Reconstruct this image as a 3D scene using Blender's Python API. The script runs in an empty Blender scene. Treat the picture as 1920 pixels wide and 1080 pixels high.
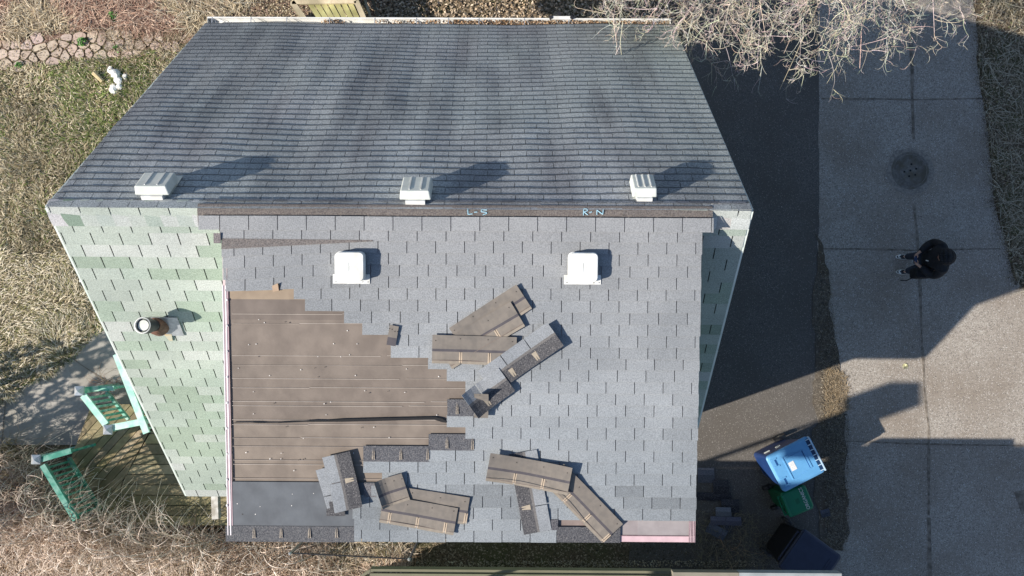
import bpy, math, random
import numpy as np
from mathutils import Vector, Matrix

# ------------------------------------------------------------------ camera, world, sun, exposure
F_PX = 1500.0            # focal length in pixels of the 1920 px wide photograph
HC = 16.33               # height of the drone above the drive
scene = bpy.context.scene
col = scene.collection
random.seed(11)
rng = np.random.default_rng(11)

def _n(v):
    v = np.array(v, float); return v / np.linalg.norm(v)
_down = _n((6, -90, -F_PX))
ZW = -_down
_r = math.radians(0.33)
XW = np.array((math.cos(_r), -math.sin(_r), 0.0)); XW = _n(XW - ZW * XW.dot(ZW))
YW = np.cross(ZW, XW)
ROT = np.array([XW, YW, ZW])
cam_data = bpy.data.cameras.new("camera")
cam_data.sensor_width = 36.0
cam_data.lens = F_PX / 1920 * 36
cam_data.clip_start = 0.1
cam_data.clip_end = 500
cam = bpy.data.objects.new("camera", cam_data)
col.objects.link(cam)
M4 = Matrix([[*ROT[0], 0], [*ROT[1], 0], [*ROT[2], HC], [0, 0, 0, 1]])
cam.matrix_world = M4
scene.camera = cam

SUN_AZ, SUN_EL = 19.5, 33.0     # azimuth of the direction shadows fall (from +X to +Y), elevation
az, el = math.radians(SUN_AZ), math.radians(SUN_EL)
SDIR = Vector((-math.cos(el) * math.cos(az), -math.cos(el) * math.sin(az), math.sin(el)))  # towards the sun
sun_data = bpy.data.lights.new("sun", 'SUN')
sun_data.energy = 5.0
sun_data.angle = math.radians(0.6)
sun_data.color = (1.0, 0.93, 0.83)
sun = bpy.data.objects.new("sun", sun_data); col.objects.link(sun)
sun.rotation_euler = SDIR.to_track_quat('Z', 'Y').to_euler()
sun.location = (-20, -8, 20)

world = bpy.data.worlds.new("World"); scene.world = world
world.use_nodes = True
wn = world.node_tree
wn.nodes.clear()
sky = wn.nodes.new('ShaderNodeTexSky'); sky.sky_type = 'NISHITA'; sky.sun_disc = False
sky.sun_elevation = el; sky.sun_rotation = math.atan2(SDIR.x, SDIR.y)
sky.air_density = 1.0; sky.dust_density = 0.6; sky.ozone_density = 2.0
bg = wn.nodes.new('ShaderNodeBackground'); bg.inputs[1].default_value = 0.088
wo = wn.nodes.new('ShaderNodeOutputWorld')
wn.links.new(sky.outputs[0], bg.inputs[0]); wn.links.new(bg.outputs[0], wo.inputs[0])
scene.view_settings.view_transform = 'Standard'
scene.view_settings.look = 'None'
scene.view_settings.exposure = 0.60
scene.view_settings.gamma = 1.0

# ------------------------------------------------------------------ pixel -> world helpers (photo pixels, 1920x1080)
CAMP = np.array((0, 0, HC))
def ray(u, v):
    return ROT @ np.array((u - 960.0, -(v - 540.0), -F_PX))
def P(u, v, z=0.0):
    d = ray(u, v); t = (z - HC) / d[2]
    return Vector(CAMP + d * t)
def ray_plane(u, v, p0, n):
    d = ray(u, v); t = np.dot(np.array(p0) - CAMP, n) / np.dot(d, n)
    return CAMP + d * t

# ------------------------------------------------------------------ tagging and mesh helpers
def tag(o, label=None, cat=None, group=None, kind=None):
    if label: o['label'] = label
    if cat: o['category'] = cat
    if group: o['group'] = group
    if kind: o['kind'] = kind
    return o
def empty(name, loc=(0, 0, 0), rz=0.0, parent=None):
    o = bpy.data.objects.new(name, None); col.objects.link(o)
    o.location = loc; o.rotation_euler = (0, 0, rz); o.empty_display_size = 0.2
    if parent: o.parent = parent
    return o
def link(name, me, mat=None, parent=None, loc=None, smooth=False):
    o = bpy.data.objects.new(name, me); col.objects.link(o)
    if mat:
        for m in (mat if isinstance(mat, (list, tuple)) else [mat]): me.materials.append(m)
    if parent: o.parent = parent
    if loc is not None: o.location = loc
    if smooth:
        me.polygons.foreach_set('use_smooth', [True] * len(me.polygons))
    return o

class MB:
    """collects faces (with an optional colour each) and links them as one mesh"""
    def __init__(s): s.v = []; s.f = []; s.c = []; s.m = []
    def face(s, pts, c=(1, 1, 1), m=0):
        b = len(s.v); s.v += [tuple(p) for p in pts]; s.f.append(tuple(range(b, b + len(pts)))); s.c.append(c); s.m.append(m)
    def box(s, x0, x1, y0, y1, z0, z1, c=(1, 1, 1), m=0, T=None):
        p = [(x0, y0, z0), (x1, y0, z0), (x1, y1, z0), (x0, y1, z0), (x0, y0, z1), (x1, y0, z1), (x1, y1, z1), (x0, y1, z1)]
        if T: p = [T(q) for q in p]
        b = len(s.v); s.v += [tuple(q) for q in p]
        for f in ((3, 2, 1, 0), (4, 5, 6, 7), (0, 1, 5, 4), (1, 2, 6, 5), (2, 3, 7, 6), (3, 0, 4, 7)):
            s.f.append(tuple(b + i for i in f)); s.c.append(c); s.m.append(m)
    def bar(s, a, b_, w, h, c=(1, 1, 1), m=0, up=(0, 0, 1)):
        """a beam from a to b, w wide and h high"""
        a = Vector(a); b_ = Vector(b_); d = (b_ - a).normalized(); upv = Vector(up)
        side = d.cross(upv)
        if side.length < 1e-4: side = d.cross(Vector((1, 0, 0)))
        side.normalize(); u = side.cross(d).normalized()
        p = []
        for q in (a, b_):
            p += [q - side * w / 2 - u * h / 2, q + side * w / 2 - u * h / 2, q + side * w / 2 + u * h / 2, q - side * w / 2 + u * h / 2]
        b = len(s.v); s.v += [tuple(q) for q in p]
        for f in ((0, 1, 2, 3), (7, 6, 5, 4), (0, 4, 5, 1), (1, 5, 6, 2), (2, 6, 7, 3), (3, 7, 4, 0)):
            s.f.append(tuple(b + i for i in f)); s.c.append(c); s.m.append(m)
    def tube(s, pts, r, n=8, c=(1, 1, 1), m=0, cap=True):
        pts = [Vector(p) for p in pts]
        rs = r if isinstance(r, (list, tuple)) else [r] * len(pts)
        b = len(s.v)
        ref = Vector((0, 0, 1))
        for i, p in enumerate(pts):
            d = (pts[min(i + 1, len(pts) - 1)] - pts[max(i - 1, 0)]).normalized()
            a = d.cross(ref)
            if a.length < 0.05: a = d.cross(Vector((1, 0, 0)))
            a.normalize(); e = a.cross(d)
            for k in range(n):
                t = 2 * math.pi * k / n
                s.v.append(tuple(p + (a * math.cos(t) + e * math.sin(t)) * rs[i]))
        for i in range(len(pts) - 1):
            for k in range(n):
                k2 = (k + 1) % n
                s.f.append((b + i * n + k, b + i * n + k2, b + (i + 1) * n + k2, b + (i + 1) * n + k)); s.c.append(c); s.m.append(m)
        if cap:
            s.f.append(tuple(b + k for k in range(n))); s.c.append(c); s.m.append(m)
            s.f.append(tuple(b + (len(pts) - 1) * n + k for k in range(n))[::-1]); s.c.append(c); s.m.append(m)
    def mesh(s, name):
        me = bpy.data.meshes.new(name)
        me.from_pydata(s.v, [], s.f)
        at = me.attributes.new('Col', 'FLOAT_COLOR', 'FACE')
        at.data.foreach_set('color', [x for c in s.c for x in (c[0], c[1], c[2], 1.0)])
        if any(s.m): me.polygons.foreach_set('material_index', s.m)
        me.update()
        return me
    def build(s, name, mat, parent=None, loc=None, smooth=False, bevel=0, solid=0):
        o = link(name, s.mesh(name), mat, parent, loc, smooth)
        if solid:
            md = o.modifiers.new('solid', 'SOLIDIFY'); md.thickness = solid; md.offset = -1
        if bevel:
            md = o.modifiers.new('bevel', 'BEVEL'); md.width = bevel; md.segments = 2; md.limit_method = 'ANGLE'
        return o

def np_mesh(name, V, Q, C=None, mat=None, parent=None, smooth=False):
    """fast mesh: V (n,3), Q (m,4) or (m,3) faces, C (m,3) colours"""
    me = bpy.data.meshes.new(name)
    V = np.asarray(V, np.float32); Q = np.asarray(Q, np.int32); k = Q.shape[1]
    me.vertices.add(len(V)); me.vertices.foreach_set('co', V.ravel())
    me.loops.add(Q.size); me.loops.foreach_set('vertex_index', Q.ravel())
    me.polygons.add(len(Q)); me.polygons.foreach_set('loop_start', np.arange(0, Q.size, k, dtype=np.int32))
    me.update(calc_edges=True)
    if C is not None:
        at = me.attributes.new('Col', 'FLOAT_COLOR', 'FACE')
        C4 = np.ones((len(Q), 4), np.float32); C4[:, :3] = C
        at.data.foreach_set('color', C4.ravel())
    return link(name, me, mat, parent, None, smooth)

def tubes_np(name, paths, radii, cols, mat, sides=3, parent=None):
    """paths (N,K,3), radii (N,K), cols (N,3)"""
    paths = np.asarray(paths, float); radii = np.asarray(radii, float)
    N, K, _ = paths.shape
    d = np.zeros_like(paths); d[:, 1:-1] = paths[:, 2:] - paths[:, :-2]; d[:, 0] = paths[:, 1] - paths[:, 0]; d[:, -1] = paths[:, -1] - paths[:, -2]
    d /= np.linalg.norm(d, axis=2, keepdims=True) + 1e-9
    ref = np.tile(np.array((0.31, 0.17, 0.93)), (N, K, 1))
    a = np.cross(d, ref); a /= np.linalg.norm(a, axis=2, keepdims=True) + 1e-9
    e = np.cross(a, d)
    V = np.zeros((N, K, sides, 3))
    for k in range(sides):
        t = 2 * math.pi * k / sides
        V[:, :, k] = paths + (a * math.cos(t) + e * math.sin(t)) * radii[..., None]
    idx = np.arange(N * K * sides).reshape(N, K, sides)
    Q = []
    for k in range(sides):
        k2 = (k + 1) % sides
        Q.append(np.stack([idx[:, :-1, k], idx[:, :-1, k2], idx[:, 1:, k2], idx[:, 1:, k]], axis=-1).reshape(N, -1, 4))
    Q = np.stack(Q, 2).reshape(-1, 4)
    C = np.repeat(np.asarray(cols), (K - 1) * sides, axis=0)
    return np_mesh(name, V.reshape(-1, 3), Q, C, mat, parent)

def ribbons_np(name, base, dirn, length, width, rise, cols, mat, parent=None):
    """thin bent blades lying or leaning: base (N,3), dirn (N,) azimuth, rise (N,) tip height"""
    N = len(base)
    dx = np.cos(dirn); dy = np.sin(dirn)
    h = np.stack([dx, dy, np.zeros(N)], 1); s = np.stack([-dy, dx, np.zeros(N)], 1)
    bend = rng.normal(0, 0.22, N)
    m = base + h * (length * 0.5)[:, None] + s * (bend * length * 0.5)[:, None]; m[:, 2] += rise * 0.75
    t = base + h * length[:, None] + s * (bend * length * 0.2)[:, None]; t[:, 2] += rise * rng.uniform(0.2, 1.0, N)
    w = s * (width / 2)[:, None]; w2 = w.copy(); w2[:, 2] += width * rng.uniform(-.4, .4, N)
    V = np.stack([base - w, base + w, m + w2, m - w2, t + w * .25, t - w * .25], 1)
    i = np.arange(N)[:, None] * 6
    Q = np.concatenate([i + np.array([[0, 1, 2, 3]]), i + np.array([[3, 2, 4, 5]])], 1).reshape(-1, 4)
    return np_mesh(name, V.reshape(-1, 3), Q, np.repeat(cols, 2, axis=0), mat, parent)

def leaves_np(name, base, size, cols, mat, tilt=0.5, parent=None):
    """small folded leaf quads scattered, base (N,3)"""
    N = len(base)
    a = rng.uniform(0, 2 * math.pi, N); th = rng.normal(0, tilt, N); ph = rng.normal(0, tilt, N)
    u = np.stack([np.cos(a) * np.cos(th), np.sin(a) * np.cos(th), np.sin(th)], 1)
    v = np.stack([-np.sin(a) * np.cos(ph), np.cos(a) * np.cos(ph), np.sin(ph)], 1)
    L = size[:, None]; Wd = (size * rng.uniform(.35, .7, N))[:, None]
    fold = np.zeros((N, 3)); fold[:, 2] = size * rng.uniform(0, .25, N)
    V = np.stack([base - u * L / 2, base + v * Wd / 2 + fold, base + u * L / 2, base - v * Wd / 2 + fold], 1)
    Q = np.arange(N * 4).reshape(N, 4)
    return np_mesh(name, V.reshape(-1, 3), Q, cols, mat, parent)

def vnoise(x, y, seed=0, sc=1.0):
    g = np.random.default_rng(seed).random((64, 64))
    x = np.asarray(x) * sc; y = np.asarray(y) * sc
    xi = np.floor(x).astype(int); yi = np.floor(y).astype(int); fx = x - xi; fy = y - yi
    fx = fx * fx * (3 - 2 * fx); fy = fy * fy * (3 - 2 * fy)
    q = lambda i, j: g[i % 64, j % 64]
    return (q(xi, yi) * (1 - fx) + q(xi + 1, yi) * fx) * (1 - fy) + (q(xi, yi + 1) * (1 - fx) + q(xi + 1, yi + 1) * fx) * fy
def vn1(x, y, seed=0, sc=1.0): return float(vnoise(np.array([x]), np.array([y]), seed, sc)[0])

def in_poly(x, y, poly):
    c = np.zeros(len(x), bool); n = len(poly)
    for i in range(n):
        x0, y0 = poly[i][0], poly[i][1]; x1, y1 = poly[(i + 1) % n][0], poly[(i + 1) % n][1]
        m = ((y0 > y) != (y1 > y)); 
        with np.errstate(divide='ignore', invalid='ignore'):
            xx = (x1 - x0) * (y - y0) / (y1 - y0 + 1e-12) + x0
        c ^= m & (x < xx)
    return c
def scatter(poly_px, n, z=0.0):
    """n random ground points inside a polygon given in photo pixels"""
    poly = [P(u, v, z) for u, v in poly_px]
    xs = [p.x for p in poly]; ys = [p.y for p in poly]
    out = np.zeros((0, 2))
    while len(out) < n:
        x = rng.uniform(min(xs), max(xs), n * 2); y = rng.uniform(min(ys), max(ys), n * 2)
        k = in_poly(x, y, poly); out = np.concatenate([out, np.stack([x[k], y[k]], 1)])
    out = out[:n]
    return np.concatenate([out, np.full((n, 1), z)], 1)
def palette(n, cols, w=None, jit=0.15):
    cols = np.array(cols); i = rng.choice(len(cols), n, p=w)
    return cols[i] * rng.uniform(1 - jit, 1 + jit, (n, 1))

# ------------------------------------------------------------------ materials
def mat(name, c1, c2=None, scale=6.0, c3=None, scale3=1.2, rough=0.85, bump=0.0, bscale=60.0, attr=False,
        speck=None, spscale=120.0, metal=0.0, spec=0.4, lo=0.35, hi=0.65, speckw=0.10, detail=4.0, speck2=None, stretch=None, stain=None, stain_scale=1.0):
    m = bpy.data.materials.new(name); m.use_nodes = True
    nt = m.node_tree; nd = nt.nodes; L = nt.links
    bs = nd['Principled BSDF']
    bs.inputs['Roughness'].default_value = rough
    bs.inputs['Metallic'].default_value = metal
    bs.inputs['Specular IOR Level'].default_value = spec
    tc = nd.new('ShaderNodeTexCoord')
    def noise(sc, det=4.0, vec=None):
        n = nd.new('ShaderNodeTexNoise'); n.inputs['Scale'].default_value = sc; n.inputs['Detail'].default_value = det
        L.new(vec or tc.outputs['Object'], n.inputs['Vector']); return n
    def ramp(src, a, b, pa, pb):
        r = nd.new('ShaderNodeValToRGB'); r.color_ramp.elements[0].position = pa; r.color_ramp.elements[1].position = pb
        r.color_ramp.elements[0].color = (*a, 1); r.color_ramp.elements[1].color = (*b, 1)
        L.new(src, r.inputs[0]); return r.outputs[0]
    def mix(a, b, f, mode='MIX'):
        x = nd.new('ShaderNodeMix'); x.data_type = 'RGBA'; x.blend_type = mode
        if isinstance(f, (int, float)): x.inputs[0].default_value = f
        else: L.new(f, x.inputs[0])
        for i, s in ((6, a), (7, b)):
            if isinstance(s, tuple): x.inputs[i].default_value = (*s, 1)
            else: L.new(s, x.inputs[i])
        return x.outputs[2]
    out = ramp(noise(scale, detail).outputs[0], c1, c2, lo, hi) if c2 else None
    if out is None:
        r = nd.new('ShaderNodeRGB'); r.outputs[0].default_value = (*c1, 1); out = r.outputs[0]
    if c3:
        vec = None
        if stretch:
            mp = nd.new('ShaderNodeMapping'); mp.inputs['Scale'].default_value = stretch; L.new(tc.outputs['Object'], mp.inputs[0]); vec = mp.outputs[0]
        f = ramp(noise(scale3, 5.0 if stretch else 3.0, vec).outputs[0], (0, 0, 0), (1, 1, 1), 0.40, 0.64)
        out = mix(out, c3, f)
    if stain:
        vec = None
        if stretch:
            mp = nd.new('ShaderNodeMapping'); mp.inputs['Scale'].default_value = stretch; L.new(tc.outputs['Object'], mp.inputs[0]); vec = mp.outputs[0]
        out = mix(out, ramp(noise(stain_scale, 5.0, vec).outputs[0], (1, 1, 1), stain, 0.40, 0.64), 1.0, 'MULTIPLY')
    if attr:
        a = nd.new('ShaderNodeAttribute'); a.attribute_name = 'Col'
        out = mix(a.outputs['Color'], out, 1.0, 'MULTIPLY')
    if speck:
        v = nd.new('ShaderNodeTexVoronoi'); v.inputs['Scale'].default_value = spscale; L.new(tc.outputs['Object'], v.inputs['Vector'])
        sp = nd.new('ShaderNodeSeparateColor'); L.new(v.outputs['Color'], sp.inputs[0])
        f = ramp(sp.outputs[0], (0, 0, 0), (1, 1, 1), 1 - speckw - 0.04, 1 - speckw)
        out = mix(out, speck, f)
        if speck2:
            f = ramp(sp.outputs[1], (0, 0, 0), (1, 1, 1), 1 - speckw - 0.04, 1 - speckw)
            out = mix(out, speck2, f)
    L.new(out, bs.inputs['Base Color'])
    if bump:
        b = nd.new('ShaderNodeBump'); b.inputs['Strength'].default_value = bump; b.inputs['Distance'].default_value = 0.02
        L.new(noise(bscale, 4.0).outputs[0], b.inputs['Height']); L.new(b.outputs[0], bs.inputs['Normal'])
    return m

W1 = (1, 1, 1)
M = {}
M['shingle'] = mat('shingle granules', (0.82, 0.82, 0.82), (1.22, 1.22, 1.22), 85, stain=(0.86, 0.87, 0.88), stain_scale=1.1, attr=True, rough=0.95, spec=0.15, bump=0.25, bscale=160, detail=1.0, lo=.30, hi=.70)
M['shingle_dark'] = mat('dark shingle granules', (0.66, 0.66, 0.70), (1.35, 1.32, 1.3), 80, attr=True, rough=0.95, spec=0.15, bump=0.4, bscale=140, speck=(0.20, 0.19, 0.19), spscale=150, speckw=0.06, detail=1.0)
M['backing'] = mat('shingle backing', (0.9, 0.9, 0.9), (1.1, 1.08, 1.05), 14, attr=True, rough=0.8, spec=0.3)
M['slope'] = mat('weathered slope shingle', (0.74, 0.75, 0.78), (1.42, 1.43, 1.46), 70, stain=(0.64, 0.63, 0.65), stain_scale=1.9, stretch=(1.0, .22, .22), attr=True, rough=0.95, spec=0.12, bump=0.3, bscale=110, detail=2.0)
M['felt'] = mat('brown roofing felt', (0.86, 0.84, 0.83), (1.12, 1.1, 1.08), 5, attr=True, rough=0.75, spec=0.3, bump=0.15, bscale=8)
M['plain'] = mat('painted plain', (0.93, 0.93, 0.93), (1.05, 1.05, 1.05), 12, attr=True, rough=0.6)
M['white'] = mat('white painted metal', (0.78, 0.79, 0.78), (0.70, 0.71, 0.70), 9, c3=(0.62, 0.61, 0.57), scale3=7, rough=0.45)
M['ventgrey'] = mat('pale vent metal', (0.66, 0.68, 0.64), (0.56, 0.59, 0.55), 10, rough=0.45)
M['gutter'] = mat('gutter aluminium', (0.80, 0.80, 0.78), (0.68, 0.67, 0.62), 4, rough=0.4)
M['black'] = mat('black gap', (0.012, 0.012, 0.014), rough=0.9)
M['dripedge'] = mat('pinkish drip edge', (0.62, 0.50, 0.52), (0.50, 0.38, 0.40), 8, rough=0.5)
M['steel'] = mat('galvanised steel', (0.55, 0.57, 0.60), (0.42, 0.44, 0.47), 20, rough=0.35, metal=0.6)
M['rust'] = mat('brown collar', (0.12, 0.06, 0.045), (0.20, 0.10, 0.07), 18, rough=0.6)
M['blackmetal'] = mat('black metal', (0.02, 0.02, 0.024), (0.035, 0.035, 0.04), 15, rough=0.45)
M['teal'] = mat('teal painted wood', (0.07, 0.36, 0.26), (0.13, 0.44, 0.33), 14, c3=(0.45, 0.62, 0.54), scale3=7, rough=0.65)
M['litrail'] = mat('sunlit teal rail', (.26, .58, .47), (.40, .66, .56), 10, c3=(.55, .70, .64), scale3=6, rough=.6)  # lit copy of the teal paint, sunlight put into the colour
M['darkteal'] = mat('shaded teal wood', (.025, .20, .145), (.04, .26, .19), 12, c3=(.16, .34, .28), scale3=6, rough=.7)
M['mint'] = mat('mint painted siding', (0.30, 0.44, 0.38), (0.36, 0.50, 0.44), 5, rough=0.7)
M['deck'] = mat('weathered deck boards', (0.27, 0.215, 0.13), (0.38, 0.31, 0.20), 9, c3=(0.20, 0.175, 0.10), scale3=1.6, attr=True, rough=0.85, bump=0.3, bscale=40)
M['wood'] = mat('bleached lumber', (0.46, 0.38, 0.26), (0.62, 0.54, 0.38), 12, c3=(0.30, 0.26, 0.17), scale3=3, attr=True, rough=0.85, bump=0.2, bscale=40)
M['plantgreen'] = mat('fresh green leaves', (0.8, 0.8, 0.8), (1.2, 1.2, 1.1), 8, attr=True, rough=0.6)
M['straw'] = mat('dry stems', (0.85, 0.85, 0.85), (1.15, 1.13, 1.1), 30, attr=True, rough=0.9, spec=0.1)
M['bark'] = mat('pale twig bark', (0.85, 0.85, 0.85), (1.1, 1.1, 1.1), 20, attr=True, rough=0.9, spec=0.15)
M['leaf'] = mat('dead leaves', (0.8, 0.8, 0.8), (1.2, 1.15, 1.1), 25, attr=True, rough=0.9, spec=0.1)
M['soil'] = mat('soil and litter', (0.06, 0.042, 0.028), (0.20, 0.15, 0.10), 22, c3=(0.10, 0.095, 0.045), scale3=1.3, rough=0.95, bump=0.8, bscale=40, speck=(0.36, 0.29, 0.21), spscale=45, speckw=0.12, detail=8)
M['bed'] = mat('reddish mulch', (0.085, 0.045, 0.032), (0.25, 0.16, 0.115), 25, c3=(0.12, 0.10, 0.06), scale3=1.6, rough=0.95, bump=0.8, bscale=50, speck=(0.42, 0.30, 0.24), spscale=50, speckw=0.14, detail=8)
M['lawn'] = mat('thin lawn earth', (0.085, 0.080, 0.035), (0.22, 0.17, 0.10), 20, c3=(0.11, 0.13, 0.045), scale3=1.8, rough=0.95, bump=0.8, bscale=40, speck=(0.40, 0.34, 0.22), spscale=55, speckw=0.10, detail=8)
M['asphalt'] = mat('old asphalt', (0.086, 0.078, 0.070), (0.160, 0.146, 0.132), 55, c3=(0.108, 0.096, 0.084), scale3=0.9, rough=0.92, bump=0.4, bscale=120, speck=(0.27, 0.25, 0.23), spscale=90, speckw=0.02, detail=8)
M['drive'] = mat('exposed aggregate concrete', (0.245, 0.215, 0.185), (0.42, 0.38, 0.33), 38, c3=(0.265, 0.225, 0.185), scale3=0.7, rough=0.9, bump=0.5, bscale=90, speck=(0.55, 0.52, 0.48), speck2=(0.11, 0.10, 0.09), spscale=88, speckw=0.04, detail=8)
M['walk'] = mat('smooth concrete walk', (0.33, 0.31, 0.28), (0.40, 0.375, 0.34), 18, c3=(0.29, 0.27, 0.235), scale3=0.8, rough=0.9, bump=0.15, bscale=60, detail=8)
M['joint'] = mat('dirt filled joint', (0.12, 0.10, 0.08), (0.26, 0.225, 0.185), 12, rough=0.95)
M['stone'] = mat('pinkish flagstone', (0.42, 0.33, 0.275), (0.52, 0.42, 0.35), 14, attr=True, rough=0.9, bump=0.3, bscale=25)
M['rock'] = mat('white quartz rock', (0.70, 0.68, 0.64), (0.86, 0.85, 0.82), 14, rough=0.8, bump=0.4, bscale=25)
M['iron'] = mat('cast iron', (0.125, 0.115, 0.105), (0.20, 0.185, 0.165), 30, c3=(0.11, 0.095, 0.07), scale3=5, rough=0.7, bump=0.3, bscale=80)
M['fascia_olive'] = mat('olive painted fascia', (0.16, 0.155, 0.105), (0.20, 0.19, 0.13), 2, rough=0.7)
M['nroof'] = mat('neighbour shingles', (0.14, 0.13, 0.12), (0.22, 0.21, 0.19), 30, rough=0.95)
M['brick'] = mat('red brown brick', (0.22, 0.10, 0.07), (0.32, 0.16, 0.11), 20, rough=0.9)
M['glass'] = mat('window glass', (0.03, 0.04, 0.05), rough=0.08, spec=0.6)
# ------------------------------------------------------------------ ground, drive, walk (each sheet 4 mm above the one below)
def sheet(name, pts, m, z):
    me = bpy.data.meshes.new(name); me.from_pydata([(p[0], p[1], z) for p in pts], [], [tuple(range(len(pts)))])
    o = link(name, me, m); tag(o, kind='structure'); return o
def rough_edge(px_pts, step=0.10, amp=0.035, seed=3):
    """densify a pixel outline and wobble it so the edge reads as broken soil"""
    w = [P(u, v, 0) for u, v in px_pts]; out = []
    for i in range(len(w)):
        a, b = w[i], w[(i + 1) % len(w)]; n = max(1, int((b - a).length / step))
        for k in range(n):
            q = a.lerp(b, k / n)
            out.append((q.x + (vn1(q.x + 40, q.y + 40, seed, 3.1) - .5) * amp * 4 + (vn1(q.x + 40, q.y + 40, seed + 5, 13) - .5) * amp,
                        q.y + (vn1(q.x + 50, q.y + 40, seed + 1, 3.1) - .5) * amp * 4 + (vn1(q.x + 40, q.y + 45, seed + 6, 13) - .5) * amp))
    return out
G = 150
sheet('ground', [(-G, -G), (G, -G), (G, G), (-G, G)], M['soil'], 0.0)
sheet('lawn', rough_edge([(-400, 110), (0, 130), (210, 110), (400, 70), (560, 300), (560, 640), (330, 640), (190, 640), (60, 745), (-100, 760), (-500, 760)]), M['lawn'], 0.004)
sheet('garden_bed', rough_edge([(-500, -500), (640, -500), (640, 60), (350, 85), (180, 62), (0, 92), (-500, 100)], seed=8), M['bed'], 0.004)
sheet('asphalt_drive', rough_edge([(1180, -500), (1545, -500), (1545, 1300), (1180, 1300), (1180, 1040), (1180, 500)], amp=.01), M['asphalt'], 0.008)
sheet('concrete_drive', rough_edge([(1537, -560), (1800, -560), (1825, 0), (1835, 90), (1832, 110), (1850, 250), (1862, 370), (1880, 440), (1900, 520), (1960, 560), (2400, 620), (2400, 1500), (1560, 1500), (1535, 900), (1533, 400)], amp=.02, seed=9), M['drive'], 0.012)
sheet('concrete_walk', [P(*q) for q in ((-300, 740), (0, 747), (70, 712), (130, 668), (196, 606), (330, 600), (330, 840), (130, 834), (0, 834), (-300, 834))], M['walk'], 0.012)
# joints in the slabs: narrow strips of dirt
jb = MB()
_jz = [0.0155]
def joint(pts, w=0.03, z=None, wob=0.02):
    _jz[0] += .0004; z = _jz[0]
    q = []
    for i in range(len(pts) - 1):
        a = P(*pts[i]); b = P(*pts[i + 1]); n = max(2, int((b - a).length / .12))
        q += [a.lerp(b, k / n) for k in range(n)]
    q.append(P(*pts[-1]))
    prev = None
    for i, p in enumerate(q):
        d = (q[min(i + 1, len(q) - 1)] - q[max(i - 1, 0)]).normalized(); s = Vector((-d.y, d.x, 0))
        ww = w * (.45 + 1.1 * vn1(p.x + 30, p.y + 30, 21, 3)) ; c = (vn1(p.x + 33, p.y + 31, 22, 2) - .5) * wob
        e = (p + s * (c - ww / 2), p + s * (c + ww / 2))
        if prev: jb.face([(prev[0].x, prev[0].y, z), (e[0].x, e[0].y, z), (e[1].x, e[1].y, z), (prev[1].x, prev[1].y, z)])
        prev = e
joint([(1700, -60), (1708, 90), (1710, 185), (1712, 262)], .055)
joint([(1714, 385), (1718, 430), (1724, 520), (1728, 640), (1733, 730), (1741, 800), (1741, 966)], .045)
joint([(1540, 186), (1640, 185), (1710, 187), (1850, 186)], .03)
joint([(1540, 467), (1680, 468), (1720, 470), (1875, 466)], .03)
joint([(1560, 826), (1700, 832), (1920, 836), (2000, 838)], .03)
joint([(1741, 970), (1742, 1040), (1744, 1120)], .06)
joint([(133, 668), (150, 682), (190, 708), (215, 720)], .02, wob=.004)
joint([(12, 745), (8, 790), (4, 834)], .02, wob=.004)
tag(jb.build('slab_joints', M['joint']), kind='structure')
# dirt stains along the joint by the asphalt
sheet('dirt_strip', rough_edge([(1531, 430), (1545, 470), (1552, 520), (1560, 600), (1570, 700), (1586, 800), (1586, 900), (1592, 1000), (1580, 1034), (1535, 1034), (1528, 900), (1528, 760), (1525, 600)], step=.05, amp=.035, seed=14), mat('dark strip dirt', (.065, .054, .042), (.15, .127, .10), 26, c3=(.105, .082, .058), scale3=2.5, rough=.95, bump=.6, bscale=60, speck=(.26, .23, .18), spscale=70, speckw=.06), 0.020)
sheet('dirt_patch', rough_edge([(1902, 925), (1930, 915), (1940, 960), (1918, 965)], step=.03, amp=.03, seed=15), M['joint'], 0.016)

# flagstone path: irregular stones in one sheet of path
path_poly = [(-60, 92), (0, 80), (100, 68), (200, 56), (330, 72), (345, 100), (240, 103), (150, 112), (60, 126), (0, 138), (-60, 142)]
def voronoi_cells(poly_px, spacing):
    poly = [P(u, v, 0) for u, v in poly_px]
    xs = [p.x for p in poly]; ys = [p.y for p in poly]
    pts = []
    ny = int((max(ys) - min(ys)) / spacing) + 3; nx = int((max(xs) - min(xs)) / spacing) + 3
    for j in range(-1, ny):
        for i in range(-1, nx):
            pts.append((min(xs) + (i + .5 * (j % 2)) * spacing + random.uniform(-.36, .36) * spacing, min(ys) + j * spacing * .9 + random.uniform(-.36, .36) * spacing))
    A = np.array(pts); keep = in_poly(A[:, 0], A[:, 1], poly)
    cells = []
    for i, (px, py) in enumerate(pts):
        if not keep[i]: continue
        c = [(px - spacing, py - spacing), (px + spacing, py - spacing), (px + spacing, py + spacing), (px - spacing, py + spacing)]
        for j, (qx, qy) in enumerate(pts):
            if j == i or abs(qx - px) > 2.5 * spacing or abs(qy - py) > 2.5 * spacing: continue
            mx, my = (px + qx) / 2, (py + qy) / 2; nx_, ny_ = qx - px, qy - py; n = []
            l = math.hypot(nx_, ny_); off = random.uniform(.010, .02)
            mx -= nx_ / l * off; my -= ny_ / l * off
            for k in range(len(c)):
                a, b = c[k], c[(k + 1) % len(c)]
                da = (a[0] - mx) * nx_ + (a[1] - my) * ny_; db = (b[0] - mx) * nx_ + (b[1] - my) * ny_
                if da <= 0: n.append(a)
                if da * db < 0:
                    t = da / (da - db); n.append((a[0] + (b[0] - a[0]) * t, a[1] + (b[1] - a[1]) * t))
            c = n
            if len(c) < 3: break
        if len(c) >= 3: cells.append(c)
    return cells
pb = MB()
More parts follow.
